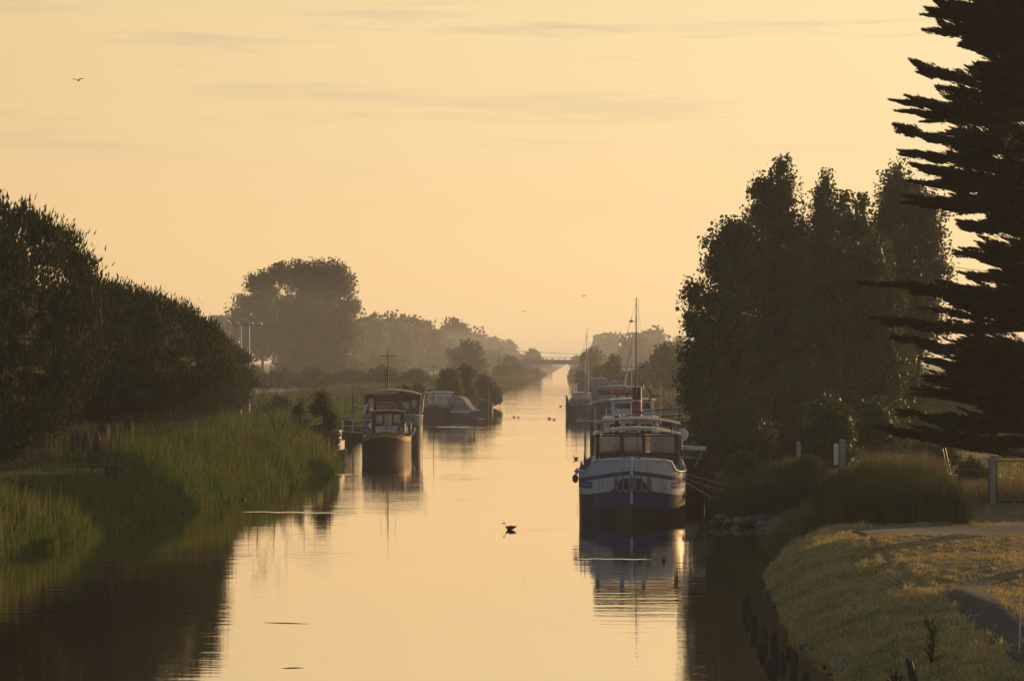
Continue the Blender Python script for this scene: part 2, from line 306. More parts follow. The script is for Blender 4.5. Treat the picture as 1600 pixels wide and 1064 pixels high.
# paths
def ribbon(name, pts, w, m, lift, n=60):
    pts = np.array(pts, float); d = np.r_[0, np.cumsum(np.linalg.norm(np.diff(pts, axis=0), axis=1))]; s = np.linspace(0, d[-1], n)
    # Catmull smoothing by repeated averaging
    X = np.interp(s, d, pts[:, 0]); Y = np.interp(s, d, pts[:, 1])
    for _ in range(6): X[1:-1] = (X[:-2]+2*X[1:-1]+X[2:])/4; Y[1:-1] = (Y[:-2]+2*Y[1:-1]+Y[2:])/4
    tx, ty = np.gradient(X), np.gradient(Y); L = np.hypot(tx, ty); nx, ny = -ty/L, tx/L
    V = []; k_ = 7
    for a in np.linspace(-1, 1, k_):
        x = X+nx*a*w/2*(1+.05*np.sin(s*1.3)); y = Y+ny*a*w/2
        V.append(np.stack([x, y, gz(x, y)+lift], 1))
    V = np.array(V); idx = np.arange(k_*n).reshape(k_, n); F = np.stack([idx[:-1, :-1], idx[:-1, 1:], idx[1:, 1:], idx[1:, :-1]], -1).reshape(-1, 4)
    tag(npmesh(name, V.reshape(-1, 3), F, [m], smooth=True), kind='structure')
    return np.stack([X, Y], 1)
PATH = ribbon('path', [(26, 56), (18, 55.6), (14.0, 55.2), (12.2, 54.2), (11.45, 52), (11.2, 49.5), (11.05, 47), (10.9, 44), (10.8, 41), (11.2, 34)], .95, M['asphalt'], .035)
ROAD = ribbon('road', [(12.9, 76.6), (16, 76.8), (19, 77.2), (26, 78.5), (34, 80)], 5.0, M['gravel'], .03)
ribbon('track', [(-25.4, 60), (-25.4, 80), (-25.6, 97)], 2.4, M['gravel'], .03)
ribbon('gravel_track', [(26, 84), (31, 110), (36, 140), (44, 175)], 4, M['gravel'], .03)
def near(P, x, y, w):
    return (np.min((x[:, None]-P[None, :, 0])**2+(y[:, None]-P[None, :, 1])**2, axis=1) < w*w)

# ------------------------------------------------------------------ foliage
def unit(n, g=rng): v = g.normal(size=(n, 3)); return v/np.linalg.norm(v, axis=1, keepdims=True)
def leafquads(P, size, g, asp=.55, up=0.0, long=1.0, var=.35):
    n = len(P); a = unit(n, g); a[:, 2] += up; a /= np.linalg.norm(a, axis=1, keepdims=True)
    b = np.cross(a, unit(n, g)); b /= np.linalg.norm(b, axis=1, keepdims=True)+1e-9
    s = size*(1+var*g.uniform(-1, 1, (n, 1))); a = a*s*long; b = b*s*asp
    V = np.stack([P-a, P+b-a*.1, P+a, P-b-a*.1], 1).reshape(-1, 3)
    return V, np.arange(4*n).reshape(n, 4)
def core(blobs, f, g):        # the dense inside of a crown: knobbly solid lumps of the same foliage
    V = []; Fs = []; base = 0; nu, nv = 14, 9
    for c in blobs:
        c = np.array(c); 
        for j in range(nv+1):
            t_ = math.pi*j/nv
            for i_ in range(nu):
                a = 2*math.pi*i_/nu; k_ = f*(1+.22*g.uniform(-1, 1)) if 0 < j < nv else f
                V.append((c[0]+c[3]*k_*math.sin(t_)*math.cos(a), c[1]+c[4]*k_*math.sin(t_)*math.sin(a), c[2]+c[5]*k_*math.cos(t_)))
        for j in range(nv):
            for i_ in range(nu): Fs.append((base+j*nu+i_, base+(j+1)*nu+i_, base+(j+1)*nu+(i_+1) % nu, base+j*nu+(i_+1) % nu))
        base = len(V)
    return np.array(V), np.array(Fs)
def crownpts(blobs, clump, nclump_k, per, g, zsq=.8, flat=1.0):
    out = []; C = []
    for c in blobs:
        c = np.array(c, float); area = 4*math.pi*((c[3]*c[4]+c[3]*c[5]+c[4]*c[5])/3)
        nc_ = max(4, int(area/(clump*clump)*nclump_k)); d = unit(nc_, g); rr = .62+.40*g.uniform(0, 1, (nc_, 1))**.7
        C.append(c[:3]+d*c[3:6]*rr)
    C = np.concatenate(C); n = len(C); cs = clump*g.uniform(.5, 1.25, (n, 1, 1))
    P = C[:, None, :]+np.clip(g.normal(size=(n, per, 3)), -1.35, 1.35)*cs*np.array((.42, .42, .42*flat)); return P.reshape(-1, 3), C
def tree_trunk(base, top, r, blobs, g, m, nb=10, curve=.5):
    mb = MB(); b = Vector(base); tp = Vector(top); pts = []; rs = []
    for i_ in range(7):
        f = i_/6; p = b.lerp(tp, f)+Vector((math.sin(f*4+b.x)*.12*curve*(tp-b).length*.15, math.cos(f*3+b.y)*.1*curve, 0)) if i_ else b; pts.append(p); rs.append(r*(1-.8*f)+.02)
    rs[0] *= 1.35; mb.tube(pts, rs, 8)
    ch = list(blobs); random.Random(3).shuffle(ch)
    for c in ch[:nb]:
        f = min(.85, max(.25, (c[2]-b.z)/(max(.1, (tp-b).z))*.6)); i0 = int(f*6); s = pts[i0]; e = Vector((c[0], c[1], c[2])); m1 = s.lerp(e, .5)+Vector((0, 0, -.08*(e-s).length))
        mb.tube([s, m1, e], [rs[i0]*.5, rs[i0]*.3, .03], 6)
    return mb
def make_tree(name, base, blobs, leafm, label, group=None, cat='tree', leaf=.2, clump=1.0, nk=1.3, per=14, cf=.72, asp=.6, up=0., long=1., seed=1, trunk_r=.3, nb=8, flat=.8, trunkm=None):
    g = np.random.default_rng(seed); base = np.array(base, float)
    t_ = empty(name, base, 0, label, cat, group); B = [tuple(np.r_[np.array(b[:3])-base, b[3:6]]) for b in blobs]
    P, C = crownpts(B, clump, nk, per, g, flat=flat); P = P[P[:, 2] > .05]
    V, F = leafquads(P, leaf, g, asp, up, long)
    if cf:
        V2, F2 = core(B, cf, g); F2 = F2+len(V); V = np.concatenate([V, V2]); F = np.concatenate([F, F2])
    npmesh('crown', V, F, [leafm], t_)
    zt = max(b[2] for b in B); cx = sum(b[0] for b in B)/len(B); cy = sum(b[1] for b in B)/len(B)
    tree_trunk((0, 0, -.3), (cx*.6, cy*.6, zt), trunk_r, B, g, M['trunk'], nb).obj('trunk', [trunkm or M['trunk']], t_)
    return t_
def pxblobs(L, D, depth=.8, g=rng, dj=.5):
    out = []
    for q in L:
        px, py, r = q[:3]; rz = q[3] if len(q) > 3 else r
        s = D/FPX; p = W(px, py, D); out.append((p[0], p[1]+g.uniform(-dj, dj)*r*s, p[2], r*s, r*s*depth, rz*s))
    return out
def gbase(px, D): x = (px-800)*D/FPX; return (x, D, float(gz(x, D)))

# -- left: the stone pines (dense domes with upright candles)
def pine(cx, D, zc, rx, ry, rz, label, seed, kb=.65, kt=2.2):
    g = np.random.default_rng(seed); base = np.array((cx, D, float(gz(cx, D)))); t_ = empty('stone_pine', base, 0, label, 'tree', 'stone pines in a row on the left bank')
    c = np.array((0, 0, zc-base[2]))
    n = int(rx*rz*36); d = unit(n, g); d[:, 2] = np.where(g.uniform(0, 1, n) < .1, np.abs(d[:, 2]), d[:, 2]); hz_ = np.linalg.norm(d[:, :2], axis=1, keepdims=True)+1e-9; d[:, 2] = np.clip(d[:, 2], -.97, 1)
    sh = np.where(d[:, 2] < 0, (1-np.abs(d[:, 2])**2.6)**.5, np.sqrt(1-np.abs(d[:, 2])**kt)); d[:, :2] = d[:, :2]/hz_*sh[:, None]
    dlo = np.where(d[:, 2:3] < 0, kb, 1.0); R3 = np.concatenate([np.full((n, 1), rx), np.full((n, 1), ry), rz*dlo], 1); lump = 1+.03*np.sin(d[:, 0]*9+seed+2*d[:, 2])+.03*np.sin(d[:, 1]*11+seed*2)+.03*np.sin(d[:, 2]*12+3*d[:, 0])
    C = c+d*R3*(lump*g.uniform(.91, 1.0, n))[:, None]
    per = 62; cs = g.uniform(.25, .6, (n, 1, 1)); P = C[:, None]+g.normal(size=(n, per, 3))*cs*np.array((.55, .55, .5)); P = P.reshape(-1, 3)
    dd = np.repeat(d, per, axis=0); m_ = len(P)
    ax = np.array((0, 0, 1.))+dd*.35+g.normal(size=(m_, 3))*.28; ax /= np.linalg.norm(ax, axis=1, keepdims=True)
    L = g.uniform(.10, .24, (m_, 1)); up_ = (g.uniform(0, 1, (m_, 1)) < .15) & (dd[:, 2:3] > .1); L = np.where(up_, L*1.5, L)
    b = np.cross(ax, unit(m_, g)); b /= np.linalg.norm(b, axis=1, keepdims=True)+1e-9; wd_ = g.uniform(.022, .045, (m_, 1))
    V = np.stack([P-ax*L*.5-b*wd_*.5, P-ax*L*.5+b*wd_*.5, P+b*wd_, P+ax*L, P-b*wd_], 1).reshape(-1, 3)
    i5 = np.arange(m_)*5; F = np.concatenate([np.stack([i5, i5+1, i5+2, i5+4], 1), np.stack([i5+4, i5+2, i5+3, i5+3], 1)])
    F = np.stack([i5, i5+1, i5+2, i5+4], 1); Ft = np.stack([i5+4, i5+2, i5+3], 1)
    # quads: body + tip as one 4-gon chain (tip quad doubled through mid point)
    V4 = np.stack([P-ax*L*.5, P+b*wd_, P+ax*L, P-b*wd_], 1).reshape(-1, 3); F4 = np.arange(4*m_).reshape(m_, 4)
    B = [(0, 0, c[2]-rz*.02, rx*.93, ry*.93, rz*.93)]
    # knobbly solid inside
    nu, nv = 60, 34; VV = []; FF = []
    for j in range(nv+1):
        th = math.pi*j/nv
        for i_ in range(nu):
            a = 2*math.pi*i_/nu; dz = math.cos(th); q_ = (1-abs(dz)**2.6)**.5 if dz < 0 else math.sqrt(max(0, 1-abs(dz)**kt)); dx, dy = q_*math.cos(a), q_*math.sin(a)
            k_ = .76*(1+.025*math.sin(dx*7+seed)+.025*math.sin(dy*9+seed*2)+.02*math.sin(dz*11))*(1+.12*g.uniform(-1, 1))
            VV.append((dx*rx*k_, dy*ry*k_, c[2]+dz*(rz if dz > 0 else rz*kb)*k_))
    for j in range(nv):
        for i_ in range(nu): FF.append((j*nu+i_, (j+1)*nu+i_, (j+1)*nu+(i_+1) % nu, j*nu+(i_+1) % nu))
    P2 = V4.copy()
    npmesh('crown', np.concatenate([P2, np.array(VV)]), np.concatenate([F4, np.array(FF)+len(P2)]), [M['pine']], t_)
    mb = MB(); mb.tube([(0, 0, -.3), (.15, 0, c[2]*.4), (-.1, .1, c[2])], [.42, .33, .28], 9)
    for a in range(6): mb.tube([(0, 0, c[2]*.45), (math.cos(a)*rx*.35, math.sin(a)*ry*.35, c[2]*.6), (math.cos(a)*rx*.7, math.sin(a)*ry*.7, c[2]*.95)], [.2, .13, .05], 6)
    mb.obj('trunk', [M['trunk']], t_)
    return t_
pine(-26.6, 86, 8.1, 9.0, 8.5, 7.4, "largest dark stone pine at the left edge, nearest the camera", 11, .74, 2.9)
pine(-22.9, 114, 7.0, 6.4, 8, 4.7, "second dark stone pine, just behind the largest one on the left", 12, .55)
pine(-25.6, 136, 6.6, 6.4, 8, 5.1, "third dark stone pine of the left row, above the tall reeds", 13, .60)
pine(-27.8, 161, 6.1, 6.2, 8, 5.0, "fourth stone pine of the left row, in front of the twin lamps", 14, .66)
pine(-30.4, 191, 5.6, 6.3, 8, 4.7, "last stone pine of the left row, beside the bare branched shrub", 15, .72)
make_tree('tree', gbase(342, 900), pxblobs([(342, 528, 26, 36), (322, 535, 20, 28)], 900), M['farleaf'], 'faint rounded treetop in haze beyond the last stone pine', leaf=.6, clump=1.6, per=10, seed=3)

# -- left: big hazy broadleaf pair
make_tree('broadleaf_tree', gbase(500, 620), pxblobs([(500, 440, 34), (468, 430, 24), (530, 445, 24), (520, 425, 18), (485, 480, 45), (530, 485, 30), (505, 520, 45), (455, 490, 28), (545, 480, 14), (470, 545, 40), (525, 560, 34), (540, 520, 22), (500, 585, 46, 30), (455, 575, 30, 24), (540, 575, 22, 26)], 620),
          M['broad'], 'tall hazy broadleaf tree rising above the left bank reeds', leaf=.42, clump=2.8, nk=1.7, per=30, cf=.62, seed=21, trunk_r=.55)
make_tree('broadleaf_tree', gbase(410, 650), pxblobs([(418, 440, 20), (395, 438, 14), (442, 428, 20), (385, 475, 18), (415, 480, 34), (370, 492, 14), (400, 525, 38), (440, 530, 36), (365, 505, 10)], 650),
          M['broad'], 'hazy broadleaf tree behind the twin lamps, left of the tallest one', leaf=.42, clump=2.8, nk=1.6, per=28, cf=.58, seed=22, trunk_r=.45)
# -- left: woods beyond
far = [  # px, top y, half width px, D, material, label
    (578, 487, 32, 960, 'broad', 'first hazy wood-edge tree right of the tall broadleaf tree'),
    (612, 489, 32, 1000, 'broad', 'hazy bushy tree behind the big barge mast'),
    (640, 492, 30, 1040, 'broad', 'hazy tree in the wood left of the round domed tree'),
    (666, 503, 28, 1080, 'broad', 'hazy tree standing above the small wooden motor boat'),
    (708, 500, 34, 1600, 'farleaf', 'round domed tree, highest of the far left wood'),
    (742, 516, 26, 1650, 'farleaf', 'faded tree on the right shoulder of the far dome'),
    (770, 526, 22, 1700, 'farleaf', 'faded tree in the far left wood above the shore bushes'),
    (795, 532, 18, 1750, 'farleaf', 'faded tree at the right end of the far left wood'),
    (685, 520, 30, 1150, 'farleaf', 'faded tree filling the wood under the domed tree'),
]
def simple_tree(px, top, hw, D, m, label, seed, group=None, ybot=None, low=.0):
    g = np.random.default_rng(seed); b = gbase(px, D); yb = HY+(CAMH-b[2])*FPX/D; H_ = yb-top; L = []
    L.append((px, top+hw*.75, hw*.72, hw*.75)); 
    for _ in range(5): L.append((px+g.uniform(-.5, .5)*hw, top+hw*(1.0+g.uniform(-.15, .5)), hw*g.uniform(.4, .6)))
    y = top+hw*1.2
    while y < yb-hw*.25:
        for _ in range(2): L.append((px+g.uniform(-.45, .45)*hw, y+g.uniform(-.1, .1)*hw, hw*g.uniform(.55, .75)))
        y += hw*.55
    return make_tree('broadleaf_tree', b, pxblobs(L, D, .8, g), M[m], label, group, leaf=max(.12, D*.0011), clump=max(.7, D*.0042), nk=1.3, per=16, cf=.7, seed=seed, nb=5)
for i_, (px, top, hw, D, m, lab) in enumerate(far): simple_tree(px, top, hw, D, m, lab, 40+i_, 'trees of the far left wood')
def bushobj(px, D, top, hw, m, label, seed, name='bush', leaf=None, group=None, n=7, ybot=None, cf=.6, clump=None, per=16):
    g = np.random.default_rng(seed); b = gbase(px, D); yb = HY+(CAMH-b[2])*FPX/D; L = []
    for _ in range(n):
        a = g.uniform(-1, 1); r = hw*g.uniform(.34, .5); yt = top+(yb-top)*(.10+.42*a*a)+r*.9; L.append((px+a*hw*.66, min(yt, yb), r))
        if yb-yt > r: L.append((px+a*hw*.7, (yt+yb)/2+r*.3, r*1.1))
    L.append((px, top+hw*.42, hw*.42))
    return make_tree(name, b, pxblobs(L, D, .8, g), M[m], label, group, 'bush', leaf=leaf or max(.07, D*.00085), clump=clump or max(.35, D*.0030), nk=1.3, per=per, cf=cf, seed=seed, trunk_r=.10, nb=4)
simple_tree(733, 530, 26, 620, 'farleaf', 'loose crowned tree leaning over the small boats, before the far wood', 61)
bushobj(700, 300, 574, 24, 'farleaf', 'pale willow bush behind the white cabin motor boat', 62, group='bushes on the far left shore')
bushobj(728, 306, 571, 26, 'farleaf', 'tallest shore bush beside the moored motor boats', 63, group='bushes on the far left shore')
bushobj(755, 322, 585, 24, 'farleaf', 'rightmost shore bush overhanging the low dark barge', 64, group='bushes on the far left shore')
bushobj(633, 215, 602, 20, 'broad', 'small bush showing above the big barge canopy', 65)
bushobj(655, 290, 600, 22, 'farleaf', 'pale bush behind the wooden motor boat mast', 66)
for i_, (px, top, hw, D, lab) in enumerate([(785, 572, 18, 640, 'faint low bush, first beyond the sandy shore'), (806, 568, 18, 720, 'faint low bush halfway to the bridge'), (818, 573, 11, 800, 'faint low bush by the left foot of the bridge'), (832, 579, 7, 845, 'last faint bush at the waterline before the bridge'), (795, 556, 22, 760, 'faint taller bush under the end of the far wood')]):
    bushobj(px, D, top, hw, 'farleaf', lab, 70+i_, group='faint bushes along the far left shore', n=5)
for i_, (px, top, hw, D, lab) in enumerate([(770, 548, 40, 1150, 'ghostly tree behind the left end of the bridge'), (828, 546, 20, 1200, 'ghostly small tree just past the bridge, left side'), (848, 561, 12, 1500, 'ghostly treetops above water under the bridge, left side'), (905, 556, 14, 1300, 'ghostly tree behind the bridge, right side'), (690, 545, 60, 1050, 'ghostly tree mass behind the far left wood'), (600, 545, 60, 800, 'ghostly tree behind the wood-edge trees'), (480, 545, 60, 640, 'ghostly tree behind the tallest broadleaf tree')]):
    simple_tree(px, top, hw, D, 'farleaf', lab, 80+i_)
# -- right: far woods
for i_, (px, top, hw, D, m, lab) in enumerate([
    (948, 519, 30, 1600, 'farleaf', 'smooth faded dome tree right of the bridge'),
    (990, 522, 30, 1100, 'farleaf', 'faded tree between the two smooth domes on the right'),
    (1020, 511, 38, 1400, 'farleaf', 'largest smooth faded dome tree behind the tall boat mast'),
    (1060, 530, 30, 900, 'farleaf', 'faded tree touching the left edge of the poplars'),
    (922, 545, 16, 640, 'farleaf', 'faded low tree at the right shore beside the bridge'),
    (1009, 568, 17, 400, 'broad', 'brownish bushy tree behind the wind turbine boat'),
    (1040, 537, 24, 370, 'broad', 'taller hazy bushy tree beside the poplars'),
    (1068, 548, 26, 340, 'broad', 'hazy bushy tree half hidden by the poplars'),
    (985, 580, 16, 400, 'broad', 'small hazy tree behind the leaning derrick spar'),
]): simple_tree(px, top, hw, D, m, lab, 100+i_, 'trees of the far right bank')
bushobj(958, 420, 556, 19, 'broad', 'dark hazy tree-like shrub above the grey roofed houseboat', 120)
bushobj(908, 480, 578, 10, 'farleaf', 'faint shrub at the right waterline beside the dark far boat', 121)
bushobj(935, 430, 572, 14, 'farleaf', 'faint shrub left of the hazy tree-like shrub', 122)
# dark hedge trees behind the field at right
for i_, (px, top, hw, D) in enumerate([(1480, 590, 45, 190), (1535, 588, 45, 196), (1590, 592, 46, 192), (1430, 585, 50, 200), (1650, 580, 50, 198)]):
    simple_tree(px, top, hw, D, 'broad', ['dark tree of the field hedge, under the poplars\' right edge', 'dark tree of the field hedge, middle of the gap', 'dark tree of the field hedge, right above the metal gate', 'dark tree of the field hedge, hidden deepest behind poplars', 'dark tree of the field hedge behind the cypress trunk'][i_], 130+i_, 'hedge trees beyond the field')

# -- right: poplars
def poplar(D, L, label, seed):
    base = gbase(sum(q[0] for q in L)/len(L), D); g = np.random.default_rng(seed)
    return make_tree('poplar_tree', base, pxblobs(L, D, .85, g, .8), M['poplar'], label, 'poplars on the right bank', leaf=.095, clump=.80, nk=1.7, per=40, cf=.60, asp=.8, seed=seed, trunk_r=.35, nb=14, flat=1.05, trunkm=M['trunk'])
poplar(128, [(1222, 262, 13, 20), (1225, 300, 24, 30), (1195, 300, 20, 24), (1215, 345, 42, 40), (1185, 330, 18), (1180, 300, 10), (1246, 372, 18, 30), (1222, 405, 44, 50), (1180, 390, 24), (1225, 470, 55, 55), (1220, 540, 60, 60), (1220, 610, 60, 55), (1225, 670, 62, 50), (1170, 450, 40), (1180, 560, 44, 60)], 'tallest poplar with a narrow spire, left of centre in the clump', 201)
poplar(122, [(1142, 368, 26, 26), (1118, 385, 16), (1150, 395, 28), (1120, 412, 20), (1140, 425, 30), (1165, 360, 18), (1160, 430, 28)], 'leafy poplar top bulging left below the tallest spire', 202)
poplar(118, [(1085, 462, 18, 22), (1110, 470, 20), (1140, 480, 30), (1080, 500, 16), (1100, 520, 34), (1085, 560, 24, 18), (1120, 570, 44), (1095, 590, 30), (1085, 620, 20), (1130, 630, 50), (1100, 640, 30), (1150, 680, 55, 50), (1110, 670, 26), (1150, 530, 40), (1072, 618, 12, 10)], 'lowest broad poplar overhanging the moored boats', 203)
poplar(133, [(1290, 290, 11, 22), (1285, 320, 20, 30), (1300, 345, 22, 30), (1280, 380, 34, 44), (1285, 450, 44, 55), (1290, 530, 50, 60), (1290, 610, 55, 60), (1295, 670, 60, 55)], 'poplar with a thin pointed tip right of the tallest spire', 204)
poplar(127, [(1318, 318, 10, 22), (1322, 350, 18, 26), (1348, 322, 9, 22), (1345, 355, 16, 28), (1335, 400, 34, 44), (1340, 470, 40, 50), (1345, 545, 48, 55), (1350, 620, 55, 60), (1350, 690, 60, 40)], 'poplar with two short tips in the middle of the clump', 205)
poplar(136, [(1405, 280, 14, 24), (1390, 300, 18, 26), (1430, 300, 20, 26), (1410, 330, 34, 34), (1385, 345, 20, 30), (1445, 340, 28, 36), (1400, 390, 42, 44), (1455, 385, 30, 34), (1420, 450, 46, 50), (1465, 420, 24, 22), (1410, 530, 48, 55), (1450, 500, 34, 40), (1410, 610, 55, 60), (1430, 680, 48, 44)], 'rightmost poplar with a full crown beside the cypress', 206)
poplar(124, [(1252, 420, 30, 46), (1312, 420, 26, 46), (1370, 410, 26, 46), (1260, 490, 36, 50), (1318, 500, 34, 50), (1376, 480, 36, 50), (1380, 560, 50, 60), (1250, 620, 60, 60), (1320, 640, 60, 60), (1200, 660, 60, 56), (1290, 690, 60, 40), (1380, 680, 50, 46)], 'lower poplar crown joining the tall ones in the middle of the clump', 207)
simple_tree(1292, 612, 44, 106, 'poplar', 'young tree added to shade the blue barge, before the poplars, behind the right concrete post', 230)  # added to keep the low sun off the barge's right side
simple_tree(1368, 622, 44, 110, 'poplar', 'young tree added to shade the blue barge, before the poplars, above the dry straw grass', 231)  # second added sun blocker for the barge, lost against the dark poplars
# small sunlit bush by the frame
bushobj(1478, 101, 640, 26, 'bush', 'small yellow green bush catching light beside the black frame', 210, leaf=.07, clump=.4, per=18, cf=.3)
bushobj(1438, 100, 690, 26, 'bush', 'dim leafy bush left of the black frame', 211, leaf=.07)
bushobj(1262, 95.5, 712, 30, 'broad', 'broad leaved shrub in front of the left concrete post', 212, leaf=.09)
bushobj(1200, 94.5, 745, 34, 'broad', 'low dark shrub on the shore by the blue barge', 213, leaf=.08)
bushobj(1130, 101, 748, 20, 'broad', 'low dark shrub beside the blue barge stern', 214, leaf=.08)
bushobj(1520, 94, 712, 32, 'broad', 'rounded dim shrub left of the metal gate', 215, leaf=.07)
bushobj(1585, 120, 690, 26, 'broad', 'dark shrub behind the metal gate', 216, leaf=.08)
bushobj(1160, 103, 700, 36, 'broad', 'dark bush under the poplars behind the mooring ropes', 217, leaf=.09)
# left bank shrubs
for i_, (px, hw, D, lab) in enumerate(((-20, 60, 190, 'dark hedge shrub behind the trunk of the largest pine'), (60, 60, 200, 'dark hedge shrub seen under the largest pine'), (135, 60, 195, 'dark hedge shrub behind the hanging fish traps'), (205, 55, 205, 'dark hedge shrub behind the grey board'), (270, 55, 215, 'dark hedge shrub behind the trunk of the third pine'), (330, 45, 225, 'dark hedge shrub behind the fourth and last pines'))): bushobj(px, D, 596, hw, 'broad', lab, 260+i_, group='dark hedge behind the stone pines', n=9)
for i_, (px, hw, lab) in enumerate(((392, 30, 'hazy undergrowth left of the tallest broadleaf tree trunk'), (440, 32, 'hazy undergrowth under the left side of the tall broadleaf tree'), (492, 34, 'hazy undergrowth straight under the tall broadleaf tree'), (545, 34, 'hazy undergrowth right of the tall broadleaf tree trunk'), (598, 34, 'hazy undergrowth behind the mast of the canopy barge'), (648, 32, 'hazy undergrowth between canopy barge and small motor boat'))): bushobj(px, 430, 572+(i_ % 2)*6, hw, 'farleaf', lab, 240+i_, group='hazy undergrowth on the left bank')
bushobj(440, 225, 618, 26, 'broad', 'hazy thicket behind the bare branched shrub', 222)
bushobj(548, 240, 628, 22, 'broad', 'hazy thicket left of the canopy barge', 223)
bushobj(415, 175, 640, 22, 'broad', 'dim thicket at the foot of the last stone pine', 224)
bushobj(503, 150, 612, 27, 'bush', 'round green shrub standing above the left reeds', 220, leaf=.10)
bushobj(470, 148, 626, 14, 'bush', 'small green shrub left of the round shrub', 221, leaf=.10)
def bareshrub(px, py, D, label, seed):
    rd = random.Random(seed); b = gbase(px, D); t_ = empty('bare_shrub', b, 0, label, 'shrub'); mb = MB()
    def grow(p, d, L, r, k_):
        e = p+d*L; mb.cyl(p, e, r, r*.65, 5)
        if k_ == 0: return
        for _ in range(2 if k_ > 1 else 3):
            nd = (d+Vector((rd.uniform(-.7, .7), rd.uniform(-.5, .5), rd.uniform(-.15, .35)))).normalized(); grow(e, nd, L*rd.uniform(.6, .9), r*.62, k_-1)
    for dx in (-.5, .3, .9, .1): grow(Vector((dx*.2, 0, 0)), Vector((dx, rd.uniform(-.3, .3), 1)).normalized(), 1.75, .05, 4)
    mb.obj('branches', [M['dead']], t_)
bareshrub(425, 660, 130, 'bare branched shrub reaching out of the left reeds', 5)

# -- the Monterey cypress at the right edge
def cypress():
    D = 70.0; g = np.random.default_rng(77); rd = random.Random(77); tx = (1650-800)*D/FPX; gzb = float(gz(tx, D))
    t_ = empty('cypress_tree', (tx, D, gzb), 0, 'black cypress with layered branches filling the right edge', 'tree')
    zt = 22.0; mb = MB(); pts = [Vector((0, 0, -.3)), Vector((.1, 0, 4)), Vector((-.1, .1, 9)), Vector((0, 0, 14)), Vector((.1, 0, zt-gzb))]
    mb.tube(pts, [.65, .5, .38, .22, .05], 10)
    tips = [(1470, 10), (1459, 19), (1481, 12), (1458, 49), (1516, 71), (1532, 98), (1437, 108), (1482, 142), (1392, 157), (1401, 174), (1410, 203), (1406, 236), (1422, 256), (1419, 284), (1415, 307), (1479, 316), (1492, 392), (1344, 441), (1362, 497), (1396, 524), (1438, 560), (1426, 608), (1368, 668), (1539, 654), (1530, 600), (1555, 640), (1445, 590), (1400, 640), (1480, 470), (1560, 430), (1570, 20), (1560, 330), (1530, -20), (1500, 350), (1540, -70), (1560, -120)]
    P = []; A = []
    def spray(a, b, wid, n):
        # flattened plume of foliage from a to b, combed towards the tip and slightly upwards
        a = np.array(a); b = np.array(b); f = g.uniform(0, 1, n)**.85; d = (b-a); L = np.linalg.norm(d); d = d/L
        side = np.cross(d, (0, 0, 1)); side /= np.linalg.norm(side)+1e-9
        w_ = wid*(1-f)**.6*(.45+.55*np.minimum(1, f*4)); fr_ = g.uniform(-1, 1, n)
        lay = np.sin(f*17+g.uniform(0, 6))*.10
        p = a+d*(f*L)[:, None]+side*(g.uniform(-1, 1, n)*w_*1.3)[:, None]+np.array((0, 0, 1.))*((fr_*w_*.40*(1-.6*f))+lay*w_)[:, None]
        P.append(p); q = d+side*g.normal(size=(n, 1))*.45+np.array((0, 0, 1.))*(g.normal(size=(n, 1))*.22+.22); A.append(q)
    def branch(tip, oz, wid=.55, npt=900):
        tip = np.array(tip, float); hl = math.hypot(tip[0], tip[1]); root = np.array((0, 0, max(1.2, tip[2]-oz*hl)))
        m1 = root*.5+tip*.5+np.array((0, 0, -.06*hl)); mb.tube([Vector(root), Vector(m1), Vector(tip)], [.10+.012*hl, .07, .015], 6)
        spray(m1*.75+root*.25, tip, wid*1.15, npt)
        for k_ in range(9):
            f = rd.uniform(.12, .93); c = root*(1-f)**2+2*m1*f*(1-f)+tip*f*f if False else (root+(m1-root)*min(1, f*2) if f < .5 else m1+(tip-m1)*(f*2-1))
            d = (tip-root)/max(.1, np.linalg.norm(tip-root)); ang = rd.uniform(-.95, .95); d2 = np.array((d[0]*math.cos(ang)-d[1]*math.sin(ang), d[0]*math.sin(ang)+d[1]*math.cos(ang), d[2]+rd.uniform(-.12, .30)))
            L = rd.uniform(.5, 2.1)*(1.15-f*.6); spray(c, c+d2*L, wid*.62, int(npt*.26))
    base = np.array((tx, D, gzb))
    for (px, py) in tips:
        dy = rd.uniform(-2.2, 2.2); Dt = D+dy; tip = W(px, py, Dt)-base; branch(tip, rd.uniform(-.02, .20), .72, 1500)
        for q_ in range(2): t2 = tip*np.array((rd.uniform(.50, .80),)*2+(1,))+np.array((0, rd.uniform(-.9, .9), rd.uniform(-.35, .35))); branch(t2, rd.uniform(-.02, .25), rd.uniform(.45, .75), 620)
    for k_ in range(115):        # branches all round the trunk
        z = rd.uniform(2.0, 19.5); a = rd.uniform(0, 2*math.pi); z = max(z, rd.uniform(4.4, 6.5)) if math.cos(a) < .85 else z; r = (5.4 if z < 13 else 5.4*(20.8-z)/7.8+.6)*rd.uniform(.55, 1.0)
        ypx = HY-(z+gzb-CAMH)*FPX/D; xl = np.interp(ypx, [-100, 0, 60, 85, 112, 160, 230, 280, 310, 350, 385, 405, 430, 520, 560, 620, 660, 700], [1560, 1515, 1535, 1580, 1510, 1465, 1485, 1515, 1550, 1595, 1585, 1540, 1470, 1435, 1480, 1510, 1575, 1625])
        if math.cos(a) < .3: r = min(r, max(.5, (1650-xl)*D/FPX*.85-.35)/max(.45, abs(math.cos(a))), 5.2)
        branch((math.cos(a)*r, math.sin(a)*r, z), rd.uniform(-.05, .25), .80, 800)
    P = np.concatenate(P); A = np.concatenate(A); A /= np.linalg.norm(A, axis=1, keepdims=True); n = len(P)
    b = np.cross(A, unit(n, g)); b /= np.linalg.norm(b, axis=1, keepdims=True)+1e-9; L = g.uniform(.08, .21, (n, 1)); w_ = g.uniform(.014, .028, (n, 1))
